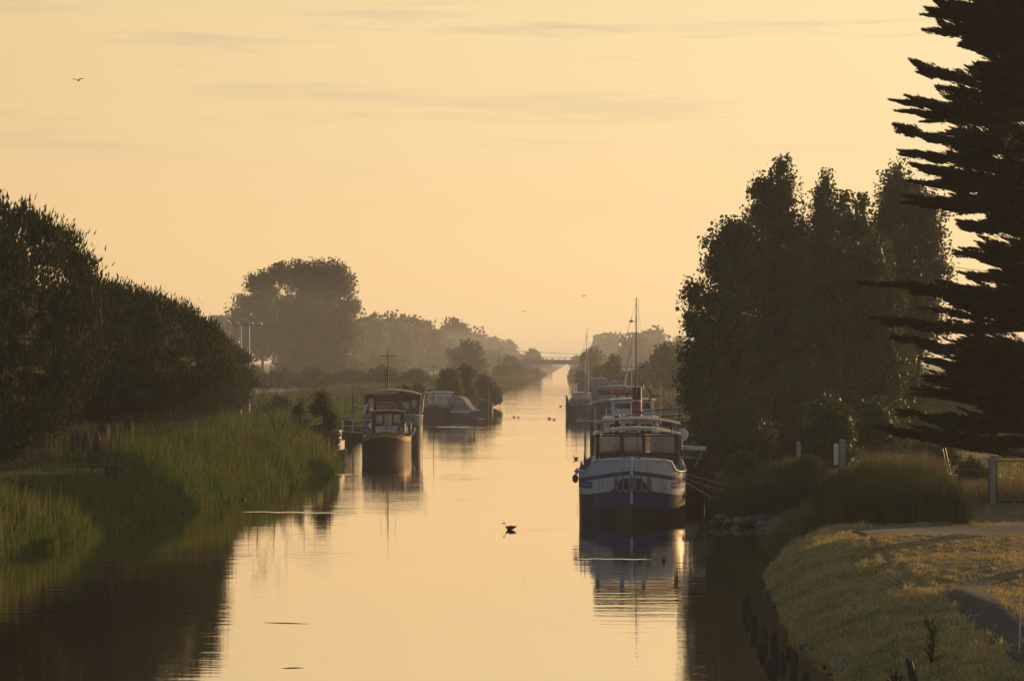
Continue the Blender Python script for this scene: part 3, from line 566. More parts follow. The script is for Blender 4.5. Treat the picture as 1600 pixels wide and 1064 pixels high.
    V = np.stack([P-A*L*.6, P+b*w_, P+A*L, P-b*w_], 1).reshape(-1, 3); V[:, 2] = np.maximum(V[:, 2], .3)
    npmesh('crown', V, np.arange(4*n).reshape(n, 4), [M['cypress']], t_)
    mb.obj('trunk', [M['trunk']], t_)
cypress()

# ------------------------------------------------------------------ reeds and grass
def blades(name, X, Y, H, wid, lean, m, g, bend=.35, label=None, dirx=None, dead=.0):
    n = len(X); Z = gz(X, Y)-.03; a = g.uniform(0, 2*math.pi, n); l = g.uniform(.2, 1, n)*lean; lx = np.cos(a)*l; ly = np.sin(a)*l
    if dirx is not None: lx = lx+dirx
    th = g.uniform(-.7, .7, n); bx, by = np.cos(th)*wid/2, np.sin(th)*wid/2
    P0 = np.stack([X, Y, Z], 1); off_ = np.stack([bx, by, 0*bx], 1); up_ = np.array((0, 0, 1.))
    P1 = P0+up_*(H*.55)[:, None]+np.stack([lx*H*.25, ly*H*.25, 0*lx], 1); P2 = P0+up_*(H*(1-bend*l*.5))[:, None]+np.stack([lx*H*.85, ly*H*.85, 0*lx], 1)
    V = np.stack([P0-off_, P0+off_, P1+off_*.8, P2, P1-off_*.8], 1).reshape(-1, 3); i5 = np.arange(n)*5
    Fq = np.stack([i5, i5+1, i5+2, i5+4], 1); Ft = np.stack([i5+4, i5+2, i5+3], 1)
    me = bpy.data.meshes.new(name); me.vertices.add(len(V)); me.vertices.foreach_set('co', V.astype(np.float32).ravel())
    lo = np.concatenate([Fq.ravel(), Ft.ravel()]).astype(np.int32); me.loops.add(len(lo)); me.loops.foreach_set('vertex_index', lo)
    me.polygons.add(2*n); st = np.concatenate([np.arange(n)*4, 4*n+np.arange(n)*3]).astype(np.int32); me.polygons.foreach_set('loop_start', st)
    me.polygons.foreach_set('loop_total', np.concatenate([np.full(n, 4), np.full(n, 3)]).astype(np.int32)); me.update(calc_edges=True)
    cv = np.clip(.38+dead+.30*(clumpy(X+7, Y*1.3, 1.1)-.5)+.30*(clumpy(Y, X*2, 3.1)-.5)+g.normal(size=n)*.17, 0, 1)
    at = me.attributes.new('tone', 'FLOAT', 'POINT'); at.data.foreach_set('value', np.repeat(cv, 5).astype(np.float32))
    o = link(me, name, [m]); tag(o, label, None, None, 'stuff'); return o
def clumpy(X, Y, s=1.0): return .5+.25*np.sin(X*1.7*s+2*np.sin(Y*.5*s))+.25*np.sin(Y*.9*s+X*.8*s)
def bank_pts(n, y0, y1, o0, o1, side, g):
    u = g.uniform(0, 1, n); Y = 1/(1/y0+(1/y1-1/y0)*u) if y0 > 0 else y0+(y1-y0)*u; o = g.uniform(o0, o1, n)
    X = bl(Y)-o if side < 0 else br(Y)+o; return X, Y, o
g = np.random.default_rng(5)
X, Y, o = bank_pts(155000, 50, 240, -.25, 8.5, -1, g); c = clumpy(X, Y, .7)
c2 = clumpy(X*1.0+3, Y*.8, 2.6); H = (.85+1.0*c+.75*c2)*(g.uniform(.45, 1.0, len(X))+.35*(g.uniform(0, 1, len(X)) > .96))*np.clip(.45+o*.35, .45, 1); H = np.where((Y > 84) & (Y < 106) & (o > 2.2), H*.35, H); H = np.where(Y > 168, H*.7, H)
blades('reeds', X, Y, H, .034+.0002*Y, .55, M['reed'], g, label='dense green reeds covering the whole left bank down to the water', dead=-.02)
X, Y, o = bank_pts(30000, 70, 150, 3, 14, -1, g); H = g.uniform(.3, .9, len(X)); H = np.where((Y > 88) & (Y < 118), H*.4, H); k_ = X > -24
blades('dry_grass', X[k_], Y[k_], H[k_], .04, .5, M['drygrass'], g, label='straw coloured grass between the left reeds and the pines')
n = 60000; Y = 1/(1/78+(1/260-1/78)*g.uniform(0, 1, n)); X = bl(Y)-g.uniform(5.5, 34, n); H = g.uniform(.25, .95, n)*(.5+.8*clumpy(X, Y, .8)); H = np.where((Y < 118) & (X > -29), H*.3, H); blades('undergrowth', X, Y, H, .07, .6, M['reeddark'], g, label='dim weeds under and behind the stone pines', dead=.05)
n = 900; Y = 1/(1/72+(1/165-1/72)*g.uniform(0, 1, n)); X = bl(Y)-g.uniform(.2, 6, n); H = g.uniform(1.7, 2.7, n); H = np.where((Y > 84) & (Y < 106), H*.45, H); blades('reed_stalks', X, Y, H, .03, .25, M['reed'], g, label='taller pale dead reed stalks scattered through the left reeds', dead=.55)
X, Y, o = bank_pts(26000, 240, 1000, -.3, 30, -1, g); H = g.uniform(.5, 1.6, len(X)); blades('meadow_grass', X, Y, H, .35, .6, M['meadow'], g, label='pale hazy grass on the far left shore')
X, Y, o = bank_pts(26000, 130, 1000, -.3, 40, 1, g); H = g.uniform(.4, 1.3, len(X)); blades('meadow_grass', X, Y, H, .28, .6, M['meadow'], g, label='low grass on the far right bank and field')
# right bank lawn
n = 470000; u = g.uniform(0, 1, n); Y = 1/(1/36+(1/88-1/36)*u); X = br(Y)+g.uniform(0, 1, n)**1.15*(18); k_ = (X < .27*Y+2) & ~(near(PATH, X, Y, .46+.10*np.sin(Y*3)) & (g.uniform(0, 1, n) > .06)) & ~(near(ROAD, X, Y, 2.5) & (X > 12.6)) & (clumpy(X, Y, 2.3)+g.uniform(-.5, .5, n) > .05); X, Y = X[k_], Y[k_]
H = (.035+.05*clumpy(X, Y, 1.6)**1.5+.09*np.clip(clumpy(X*1.3+5, Y, 5.0)-.72, 0, 1)*3)*g.uniform(.4, 1.5, len(X)); so_ = X-br(Y); H = np.where(so_ < 3.2, H*1.8, H)
blades('grass', X, Y, H, .016+.00022*Y, .9, M['lawn'], g, label='short dry grass of the mown right bank', dead=.29)
n = 24000; Y = g.uniform(86, 120, n); X = g.uniform(15, 34, n); blades('grass', X, Y, g.uniform(.05, .3, n), .05, .8, M['lawn'], g, label='rough grass around the metal gate')
# dark reeds beyond the road
n = 20000; Y = g.uniform(81.0, 87.0, n); X = g.uniform(12.2, 18.8, n)+(Y-84)*.25; c = clumpy(X, Y, 1.3); c2 = clumpy(X+1, Y, 4.0); H = (1.15+.65*c+.5*c2)*g.uniform(.5, 1.08, n)*np.clip((19.4-X)/2.2, .2, 1)*np.clip((X-11.6)/1.8, .25, 1)
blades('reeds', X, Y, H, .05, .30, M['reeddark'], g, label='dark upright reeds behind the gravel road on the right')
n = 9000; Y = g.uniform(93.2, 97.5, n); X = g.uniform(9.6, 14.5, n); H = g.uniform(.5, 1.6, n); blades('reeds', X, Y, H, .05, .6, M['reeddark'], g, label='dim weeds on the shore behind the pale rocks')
n = 1500; Y = g.normal(83.5, .7, n); X = g.normal(11.1, .5, n); blades('reeds', X, Y, g.uniform(.5, 1.2, n), .05, .5, M['reed'], g, label='bright green tuft beside the pale rocks at the water edge')
n = 2600; Y = g.uniform(89, 95, n); X = g.uniform(16, 19.2, n); H = g.uniform(.8, 2.0, n); blades('dry_grass', X, Y, H, .03, .35, M['drygrass'], g, label='tall straw grass above the dark reeds on the right')
n = 5000; Y = g.uniform(86, 93, n); X = g.uniform(13, 24, n); H = g.uniform(.3, .8, n); blades('dry_grass', X, Y, H, .035, .5, M['drygrass'], g, label='short straw grass behind the dark reeds on the right')
# foreground canes
def cane(px, py, D, label, seed, n=46, h=1.1):
    rd = random.Random(seed); x = (px-800)*D/FPX; b = (x, D, float(gz(x, D))); t_ = empty('cane_plant', b, 0, label, 'plant', 'cane plants at the bottom right'); V = []; Fs = []; mb = MB()
    for _ in range(7):
        a = rd.uniform(0, 6.28); mb.tube([(0, 0, 0), (math.cos(a)*.12, math.sin(a)*.12, h*rd.uniform(.5, .9))], [.012, .006], 5)
    for _ in range(n):
        a = rd.uniform(0, 6.28); z0 = rd.uniform(.05, h*.75); L = rd.uniform(.3, .6); w_ = rd.uniform(.018, .03); d = Vector((math.cos(a), math.sin(a), 0)); s = Vector((-math.sin(a), math.cos(a), 0)); p = d*.08*z0+Vector((0, 0, z0)); el = rd.uniform(.7, 1.2); q = []
        for j in range(6):
            f = j/5; e = el-f*1.5; ww = w_*math.sin(math.pi*min(1, .15+f*.85))*1.0 if j < 5 else 0.001; q += [tuple(p-s*ww), tuple(p+s*ww)]; p = p+(d*math.cos(e)+Vector((0, 0, math.sin(e))))*L/5
        mb.add(q, [(2*j, 2*j+1, 2*j+3, 2*j+2) for j in range(5)], 0)
    mb.obj('leaves', [M['reeddark']], t_)
cane(1455, 985, 44.5, 'spiky cane plant standing out before the orange grass', 1)
cane(1400, 1040, 42.8, 'spiky cane plant left of the dark stump', 2, h=.9)
cane(1425, 1075, 40.5, 'spiky cane plant at the bottom edge, in front of the stump', 3, h=.9)
cane(1385, 1080, 41, 'leftmost spiky cane plant at the bottom edge', 4, h=.7)
def stump(px, D, label, h=.55, r=.09, lean=.15):
    x = (px-800)*D/FPX; b = (x, D, float(gz(x, D))); t_ = empty('stump', b, 0, label, 'stump'); mb = MB(); mb.tube([(0, 0, -.1), (-lean*.4, 0, h*.5), (-lean, 0, h)], [r*1.3, r, r*.8], 9); mb.cyl((-lean, 0, h), (-lean*1.2, .03, h+.08), r*.8, r*.3, 7); mb.obj('stump_wood', [M['wetwood']], t_)
stump(1432, 42.6, 'dark leaning stump among the cane plants', .75)
mb = MB(); mb.cyl((0, 0, -.1), (.03, 0, 1.2), .016, .014, 7); mb.ball((.03, 0, 1.2), .02); p = gbase(1592, 42.5); o_ = mb.obj('metal_stake', [M['steel']], None, p); tag(o_, 'thin grey metal stake at the bottom right corner', 'stake')
# poppies
x, y = W(1572, 884, 58.5)[:2]; t_ = empty('poppy', (x, y, float(gz(x, y))), 0, 'single red poppy in the grass by the dark path', 'flower'); mb = MB(); mb.cyl((0, 0, 0), (.02, 0, .24), .006, .004, 5); mb.obj('stem', [M['reed']], t_); mb = MB()
for a in range(4): mb.ball((.02+.035*math.cos(a*1.57), .035*math.sin(a*1.57), .26), (.04, .04, .018), 0, 8)
mb.obj('petals', [M['orange']], t_)

# ------------------------------------------------------------------ rocks
def rock(c, r, m, label, group, seed):
    rd = random.Random(seed); V = []; nu, nv = 18, 12; ph = [rd.uniform(0, 6) for _ in range(6)]; sx, sy, sz = rd.uniform(.8, 1.4), rd.uniform(.8, 1.2), rd.uniform(.5, .8); pl = [(Vector((rd.uniform(-1, 1), rd.uniform(-1, 1), rd.uniform(-.3, 1))).normalized(), rd.uniform(.45, .80)) for _ in range(12)]
    for j in range(nv+1):
        t_ = math.pi*j/nv
        for i_ in range(nu):
            a = 2*math.pi*i_/nu; d = Vector((math.sin(t_)*math.cos(a), math.sin(t_)*math.sin(a), math.cos(t_))); k_ = 1+.08*math.sin(3*a+ph[0])*math.sin(t_)
            for nrm, dd in pl:
                q = d.dot(nrm)
                if q > .01: k_ = min(k_, dd/q)
            V.append((d.x*r*sx*k_, d.y*r*sy*k_, d.z*r*sz*k_))
    F = [(j*nu+i_, (j+1)*nu+i_, (j+1)*nu+(i_+1) % nu, j*nu+(i_+1) % nu) for j in range(nv) for i_ in range(nu)]
    mb = MB(); mb.add(V, F); o_ = mb.obj('rock', [m], None, c); tag(o_, label, 'rock', group); return o_
ONES = ['', 'first', 'second', 'third', 'fourth', 'fifth', 'sixth', 'seventh', 'eighth', 'ninth', 'tenth', 'eleventh', 'twelfth', 'thirteenth', 'fourteenth', 'fifteenth', 'sixteenth', 'seventeenth', 'eighteenth', 'nineteenth']
def nth(n): return ONES[n] if n < 20 else (['', '', 'twentieth', 'thirtieth', 'fortieth'][n//10] if n % 10 == 0 else ['', '', 'twenty', 'thirty', 'forty'][n//10]+'-'+ONES[n % 10])
rd = random.Random(9)
for i_ in range(34):
    px = 1112+(i_+rd.uniform(.05, .95))*176/34; py = rd.uniform(806, 829) if px < 1225 else rd.uniform(803, 815); D = 90.5+(829-py)*.12; r = rd.uniform(.16, .34)
    x = (px-800)*D/FPX; z = max(0, CAMH-(py-HY)*D/FPX)
    rock((x, D, z*.9+.02), r, M['rock'], 'pale grey rock, %s from the left end of the shore heap' % nth(i_+1), 'pale rocks at the right shore', 300+i_)
for i_ in range(40):
    Y_ = 75+(i_+rd.uniform(.05, .9))*37/40; X_ = float(bl(Y_))+rd.uniform(-.15, .35); rock((X_, Y_, rd.uniform(-.03, .05)), rd.uniform(.05, .15), M['darkrock'], 'dark wet stone at the left waterline, %s counted from the left edge' % nth(i_+1), 'wet stones at the left waterline', 400+i_)
for i_ in range(14):
    Y_ = 78-(i_+rd.uniform(.05, .9))*31/14; X_ = float(br(Y_))-rd.uniform(-.1, .25); rock((X_, Y_, rd.uniform(-.02, .05)), rd.uniform(.06, .15), M['darkrock'], 'dark wet stone below the grassy right bank, %s counted from the rock heap' % nth(i_+1), 'wet stones below the grassy bank', 500+i_)

# ------------------------------------------------------------------ wooden piles
def pile(x, y, top, r, label, group, lean=(0, 0), m='wetwood', name='wooden_pile', bot=-1.5, cap=None, cat='pile'):
    rd = random.Random(int(x*100+y)); t_ = empty(name, (x, y, 0), 0, label, cat, group); mb = MB()
    mb.tube([(-lean[0]*.5, -lean[1]*.5, bot), (0, 0, 0), (lean[0]*.5, lean[1]*.5, top*.5), (lean[0], lean[1], top)], [r, r*rd.uniform(.95, 1.1), r*rd.uniform(.9, 1.05), r*.85], 10)
    if top < 1.6:
        for _ in range(4): a = rd.uniform(0, 6.28); mb.cyl((lean[0]+math.cos(a)*r*.5, lean[1]+math.sin(a)*r*.5, top-.05), (lean[0]+math.cos(a)*r*.55, lean[1]+math.sin(a)*r*.55, top+rd.uniform(.03, .12)), r*.3, r*.12, 5)
    mb.obj('post', [M[m]], t_)
    if cap: mb = MB(); mb.cyl((lean[0], lean[1], top), (lean[0], lean[1], top+.08), r*1.1, r*.95, 12); mb.obj('cap', [M[cap]], t_)
    return t_
pl_ = [(1163, 958, .62, .17, .12), (1172, 968, .28, .12, 0), (1180, 985, .5, .14, -.05), (1192, 1004, .42, .15, .05), (1187, 1018, .35, .11, .08), (1212, 1030, .72, .15, -.04), (1222, 1040, .30, .12, 0), (1240, 1052, .55, .14, .03), (1207, 1000, .3, .12, .1), (1262, 1078, .45, .14, -.06), (1232, 1022, .2, .1, 0), (1200, 1046, .18, .11, .05)]
lbs = ['hooked black rotten pile, farthest of the row by the grassy bank', 'short black pile right behind the hooked one', 'leaning black rotten pile with a pale foot', 'thick black pile in the middle of the rotten row', 'thin black pile beside the thick one', 'tallest black rotten pile near the bottom edge', 'short black pile right of the tallest one', 'black pile nearest the bank at the bottom edge', 'small black pile between bank and rotten row', 'black pile cut by the bottom edge of the picture', 'tiny black pile stub close to the grassy bank', 'tiny black pile stub left of the tallest one']
for (px, py, tp, r, ln), lb_ in zip(pl_, lbs): p = wat(px, py); pile(p[0], p[1], tp*.85, r*.8, lb_, 'rotten piles below the grassy bank', (ln, 0))
p = wat(741, 652); pile(p[0], p[1], 3.2, .17, 'thin dark pile in the water before the white cabin motor boat', None, m='wood')
p = wat(762.5, 643); pile(p[0], p[1], 3.0, .13, 'thin dark pile beside the low dark barge', None, m='wood')
p = wat(735, 640); pile(p[0]+1, p[1]+4, 2.0, .12, 'short pile hidden behind the white cabin motor boat', None, m='wood')
p = wat(926, 685); pile(p[0], p[1], 2.9, .24, 'stout brown mooring pile left of the dark hulled barge', None, m='wood')
p = wat(964.5, 738); pile(p[0], p[1], 3.75, .20, 'dark mooring pile with a white cap behind the wheelhouse roof', None, m='wetwood', cap='white')
p = wat(482, 742); t_ = empty('mooring_post', p, 0, 'small bent post in the water beside the left reeds', 'post'); mb = MB(); mb.tube([(0, 0, -1), (0, 0, 1.2), (-.35, 0, 1.25)], .05, 7); mb.obj('post', [M['wetwood']], t_)

# ------------------------------------------------------------------ boats
def wall(mb, A, B, z0, z1, th, holes, m=0):
    """a wall from A to B (xy) with real openings; returns the pane boxes"""
    A = Vector((A[0], A[1], 0)); B = Vector((B[0], B[1], 0)); L = (B-A).length; d = (B-A)/L; rz = math.atan2(d.y, d.x); panes = []
    def seg(s0, s1, h0, h1, mm=m):
        if s1-s0 < .004 or h1-h0 < .004: return
        c = A+d*(s0+s1)/2; mb.box((c.x, c.y, (h0+h1)/2), (s1-s0, th, h1-h0), mm, rz)
    s = 0
    for (a, b, c0, c1) in sorted(holes):
        seg(s, a, z0, z1); seg(a, b, z0, c0); seg(a, b, c1, z1); s = b; c = A+d*(a+b)/2; panes.append(((c.x, c.y, (c0+c1)/2), (b-a, .012, c1-c0), rz))
    seg(s, L, z0, z1); return panes
def cabin(parent, cx, cy, w, l, z0, z1, mats, fh=(), sh=(), bh=None, th=.06, name='cabin', glass='glass', frame=None):
    """four walls; fh/sh/bh = openings of the front, the sides, the back in wall-length fractions"""
    mb = MB(); x0, x1, y0, y1 = cx-w/2, cx+w/2, cy-l/2, cy+l/2; bh = fh if bh is None else bh; P = []
    def hh(hs, L): return [(a*L, b*L, z0+(z1-z0)*c, z0+(z1-z0)*d) for a, b, c, d in hs]
    P += wall(mb, (x0, y0), (x1, y0), z0, z1, th, hh(fh, w)); P += wall(mb, (x0, y1), (x1, y1), z0, z1, th, hh(bh, w))
    e = th/2+.001
    P += wall(mb, (x0, y0+e), (x0, y1-e), z0, z1, th, hh(sh, l-2*e)); P += wall(mb, (x1, y0+e), (x1, y1-e), z0, z1, th, hh(sh, l-2*e))
    o_ = mb.obj(name, mats, parent)
    for c, d, rz in P:
        b_ = MB(); b_.box(c, d, 0, rz); wo_ = b_.obj('window', [M[glass]], parent)
        if frame:
            f_ = MB(); e_ = Vector((math.cos(rz), math.sin(rz), 0)); q = Vector(c); t2 = .035
            for sx in (-1, 1): p_ = q+e_*sx*(d[0]/2-t2/2); f_.box(p_, (t2, th+.03, d[2]), 0, rz)
            for sz in (-1, 1): f_.box((q.x, q.y, q.z+sz*(d[2]/2-t2/2)), (d[0]-2*t2, th+.028, t2), 0, rz)
            f_.obj('frame', [M[frame]], wo_)
    return o_
def vault(parent, cx, cy, w, l, z, rise, th, m, name='roof', ov=.15, n=14, bulge=0):
    mb = MB(); V = []; ww = w/2+ov; nl = 5
    for lay in (0, 1):
        for j in range(nl+1):
            f = -1+2*j/nl
            for i_ in range(n+1):
                a = -1+2*i_/n; V.append((cx+a*ww, cy+f*(l/2+ov)*(1-.06*bulge*a*a), z+rise*(1-a*a)-bulge*f*f*.5+(th if lay else 0)))
    k_ = (nl+1)*(n+1); F = []
    for j in range(nl):
        for i_ in range(n): q = j*(n+1)+i_; F += [(q, q+n+1, q+n+2, q+1), (k_+q, k_+q+1, k_+q+n+2, k_+q+n+1)]
    for i_ in range(n): F += [(i_, i_+1, k_+i_+1, k_+i_), (nl*(n+1)+i_+1, nl*(n+1)+i_, k_+nl*(n+1)+i_, k_+nl*(n+1)+i_+1)]
    for j in range(nl): q = j*(n+1); F += [(q+n+1, q, k_+q, k_+q+n+1), (q+n, q+2*n+1, k_+q+2*n+1, k_+q+n)]
    mb.add(V, F); return mb.obj(name, [m] if not isinstance(m, list) else m, parent)
class Hull:
    def __init__(s, L, B, sheer, Lb=4.0, p=2.3, Ls=3.0, flare=.35, rake=.5, zb=-.6, sternw=.7):
        s.L, s.B, s.sheer, s.Lb, s.p, s.Ls, s.flare, s.rake, s.zb, s.sw = L, B, sheer, Lb, p, Ls, flare, rake, zb, sternw
    def w(s, y):
        b = 1-(1-min(1, max(0, y/s.Lb)))**s.p; b = max(b, 0)**.72; q = max(0, min(1, (s.L-y)/s.Ls)); st = s.sw+(1-s.sw)*(1-(1-q)**2); return s.B/2*b*st
    def pt(s, y, v, off=0, sgn=1):      # v 0 at keel .. 1 at sheer
        zt = s.sheer(y); z = s.zb+(zt-s.zb)*v; bow = max(0, 1-y/(s.Lb*1.3)); x = s.w(y)*(1-s.flare*bow*(1-v)**1.3)
        yy = y+s.rake*(1-v)*bow**1.5; return Vector((sgn*(x+off), yy-(off if y < .3 else 0), z))
    def build(s, parent, mats, matfn, ny=70, nv=40, deck=None, deckdrop=.35, name='hull'):
        ys_ = [s.Lb*1.2*(i_/(ny*.6))**1.7 for i_ in range(int(ny*.6))]+[s.Lb*1.2+(s.L-s.Lb*1.2)*i_/(ny*.4) for i_ in range(int(ny*.4)+1)]; st = [(y, -1) for y in reversed(ys_)]+[(y, 1) for y in ys_[1:]]
        mb = MB(); V = [s.pt(y, v/nv, 0, sg) for (y, sg) in st for v in range(nv+1)]; F = []; mi = []
        for i_ in range(len(st)-1):
            for v in range(nv):
                q = i_*(nv+1)+v; f = (q, q+nv+1, q+nv+2, q+1); c = (V[f[0]]+V[f[1]]+V[f[2]]+V[f[3]])/4; F.append(f); mi.append(matfn(c, s.sheer((st[i_][0]+st[i_+1][0])/2)))
        b = len(mb.v); mb.v += [tuple(p) for p in V]; mb.f += F; mb.m += mi; mb.s += [True]*len(F)
        e0 = [V[v] for v in range(nv+1)]; e1 = [V[(len(st)-1)*(nv+1)+v] for v in range(nv+1)]
        mb.add(e0+e1, [(v, v+1, nv+1+v+1, nv+1+v) for v in range(nv)], mi[0])
        o_ = mb.obj(name, mats, parent)
        if deck:
            d = MB(); yy = ys_; Vd = []
            for y in yy:
                z = s.sheer(y)-deckdrop; vv = (z-s.zb)/(s.sheer(y)-s.zb); p_ = s.pt(y, vv); Vd += [(-max(0, p_.x-.01), p_.y, z), (max(0, p_.x-.01), p_.y, z)]
            d.add(Vd, [(2*i_, 2*i_+1, 2*i_+3, 2*i_+2) for i_ in range(len(yy)-1)]); d.obj('deck', [deck], parent)
        return o_
    def rail(s, parent, m, r=.05, name='gunwale', y1=None):
        y1 = y1 or s.L; n = 60; P = [s.pt(y1*(1-i_/n), 1, .01, -1) for i_ in range(n)]+[s.pt(y1*i_/n, 1, .01, 1) for i_ in range(n+1)]
        mb = MB(); mb.tube(P, r, 7); return mb.obj(name, [m], parent)
def railing(parent, pts, h, m, r=.015, name='railing', mid=True):
    mb = MB()
    for p_ in pts: mb.cyl(p_, (p_[0], p_[1], p_[2]+h), r, r, 6)
    for k_ in ((1.0, .5) if mid else (1.0,)): mb.tube([(p_[0], p_[1], p_[2]+h*k_) for p_ in pts], r, 6)
    return mb.obj(name, [m], parent)
def textobj(s, name, parent, loc, size, m, rot=(R(90), 0, 0)):
    c = bpy.data.curves.new(name, 'FONT'); c.body = s; c.size = size; c.extrude = .004; c.align_x = 'CENTER'; c.align_y = 'CENTER'
    o_ = bpy.data.objects.new('tmp', c); COL.objects.link(o_); dg = bpy.context.evaluated_depsgraph_get(); me = bpy.data.meshes.new_from_object(o_.evaluated_get(dg)); bpy.data.objects.remove(o_)
    me.materials.clear(); q = link(me, name, [m], parent, loc); q.rotation_euler = rot; return q

# --- R1: the blue and white barge
D0 = 95.0; X0 = (987-800)*D0/FPX
b1 = empty('canal_barge', (X0, D0, 0), -0.065, 'blue and white barge with two anchors on its bow, nearest the camera', 'barge')
def sh1(y): s_ = 2.17+.10*max(0, 1-y/8)**2; return s_+(.55*(1-max(0, min(1, (y-1.0)/.55))**2*(3-2*max(0, min(1, (y-1.0)/.55)))) if y < 1.55 else 0)+.05*max(0, 1-y/1.0)
H1 = Hull(17, 5.15, sh1, Lb=3.4, p=2.4, flare=.10, rake=.35, zb=-.6)
def mf1(c, s_):
    ax = abs(c.x); z = c.z; top = s_
    if ax < .045: return 0 if z > .78 else 2
    if z > top-.26: return 0
    st = 2.36-.13*ax*.9-.05*ax*ax*.6
    if st-.22 < z < st and ax < 2.4: return 1
    if ax > 1.95 and 1.42 < z < 1.78-.0*ax and (ax > 2.1 or abs(z-1.6) < .13): return 1
    zl = 1.55-.19*ax
    if ax < .95: zl = 2.02 if ax < .45 else 2.02-(ax-.45)/.5*.62
    if z > zl: return 0
    if ax < 1.78 and z > .78-.19*ax: return 1
    return 2
def bargepaint():
    m = bpy.data.materials.new('barge_paint'); m.use_nodes = True; t = m.node_tree; b = t.nodes['Principled BSDF']; b.inputs['Roughness'].default_value = .42
    co = t.nodes.new('ShaderNodeTexCoord'); sp = t.nodes.new('ShaderNodeSeparateXYZ'); t.links.new(co.outputs['Object'], sp.inputs[0])
    A = lambda *a, **k: math_n(t, *a, **k); ax = A('ABSOLUTE', sp.outputs[0]); z = sp.outputs[2]
    gt_ = lambda p, q: A('GREATER_THAN', p, q); lt_ = lambda p, q: A('LESS_THAN', p, q); an = lambda p, q: A('MULTIPLY', p, q); orr = lambda p, q: A('MAXIMUM', p, q)
    st = A('SUBTRACT', A('MULTIPLY_ADD', ax, -.117, 2.36), A('MULTIPLY', A('MULTIPLY', ax, ax), .03))
    stripe = an(an(lt_(z, st), gt_(z, A('SUBTRACT', st, .19))), gt_(ax, .07))
    dx = A('MINIMUM', A('SUBTRACT', ax, 2.0), 0.0); dz = A('SUBTRACT', z, 1.60); dist = A('SQRT', A('ADD', an(dx, dx), an(dz, dz))); oval = lt_(dist, .17); line = lt_(A('ABSOLUTE', dz), .02); oval = an(oval, A('SUBTRACT', 1.0, line))
    zl = A('MAXIMUM', A('MULTIPLY_ADD', ax, -.19, 1.55), A('MINIMUM', 2.0, A('MULTIPLY_ADD', ax, -1.24, 2.56)))
    low = lt_(z, zl); bl_ = an(lt_(ax, 1.78), gt_(z, A('MULTIPLY_ADD', ax, -.19, .78)))
    ns = t.nodes.new('ShaderNodeTexNoise'); mp_ = t.nodes.new('ShaderNodeMapping'); mp_.inputs['Scale'].default_value = (5, 5, .7); t.links.new(co.outputs['Object'], mp_.inputs[0]); t.links.new(mp_.outputs[0], ns.inputs[0]); ns.inputs['Scale'].default_value = 1.6; ns.inputs['Detail'].default_value = 7
    rs = t.nodes.new('ShaderNodeMapRange'); t.links.new(ns.outputs[0], rs.inputs[0]); rs.inputs[1].default_value = .50; rs.inputs[2].default_value = .74; rs.inputs[4].default_value = .75
    white = mixc(t, rs.outputs[0], (.52, .52, .54), (.24, .17, .11)); navy = mixc(t, rs.outputs[0], (.042, .048, .15), (.05, .045, .07)); blk = mixc(t, rs.outputs[0], (.020, .018, .016), (.05, .03, .02))
    c = mixc(t, orr(stripe, oval), white, navy); c = mixc(t, low, c, mixc(t, bl_, blk, navy)); t.links.new(c, b.inputs['Base Color'])
    bp = t.nodes.new('ShaderNodeBump'); bp.inputs['Strength'].default_value = .35; bp.inputs['Distance'].default_value = .02; n2 = t.nodes.new('ShaderNodeTexNoise'); n2.inputs['Scale'].default_value = 1.3; t.links.new(co.outputs['Object'], n2.inputs[0]); t.links.new(n2.outputs[0], bp.inputs['Height']); t.links.new(bp.outputs[0], b.inputs['Normal'])
    return m
H1.build(b1, [bargepaint()], lambda c, s_: 0, ny=110, nv=40, deck=M['canvas'], deckdrop=.30)
H1.rail(b1, M['white'], .045)
mb = MB(); mb.tube([(0, -.02, 2.95), (0, .02, 2.0), (0, .16, 1.2), (0, .24, .8)], [.07, .07, .065, .06], 8); mb.obj('stem_bar', [M['white']], b1)
def anchor(x, sc, parent, dy=0):
    t_ = MB(); z = 1.42; y = -.13+dy
    t_.tube([(x, y-.02, z+.05), (x, y+.05, z+.75)], [.05, .035], 8)
    for sx in (-1, 1):
        t_.tube([(x, y-.04, z), (x+sx*.20*sc, y-.06, z-.04), (x+sx*.33*sc, y-.05, z+.1)], [.06, .055, .05], 8)
        t_.poly([(x+sx*.33*sc-.10, y-.06, z+.10), (x+sx*.33*sc+.10, y-.06, z+.10), (x+sx*.34*sc+.13, y-.07, z+.42), (x+sx*.36*sc+.03, y-.10, z+.78), (x+sx*.34*sc-.10, y-.07, z+.45)], .05, (0, 1, 0))
        t_.poly([(x+sx*.33*sc, y-.12, z+.10), (x+sx*.34*sc, y-.14, z+.45), (x+sx*.36*sc, y-.10, z+.72), (x+sx*.33*sc, y-.05, z+.1)], .03, (1, 0, 0))
    t_.ball((x, y-.03, z+.02), (.13, .07, .09)); t_.torus((x, y+.02, z+.8), .06, .015); o_ = t_.obj('anchor', [M['rope']], parent); return o_
M['anchor'] = mat('anchor_grey', (.24, .22, .19), .7, c2=(.15, .12, .09), nscale=6); pass
for x, sc, dy in ((-.40, 1.0, .18), (.45, 1.0, .18)): o_ = anchor(x, sc, b1, dy); o_.data.materials[0] = M['anchor']
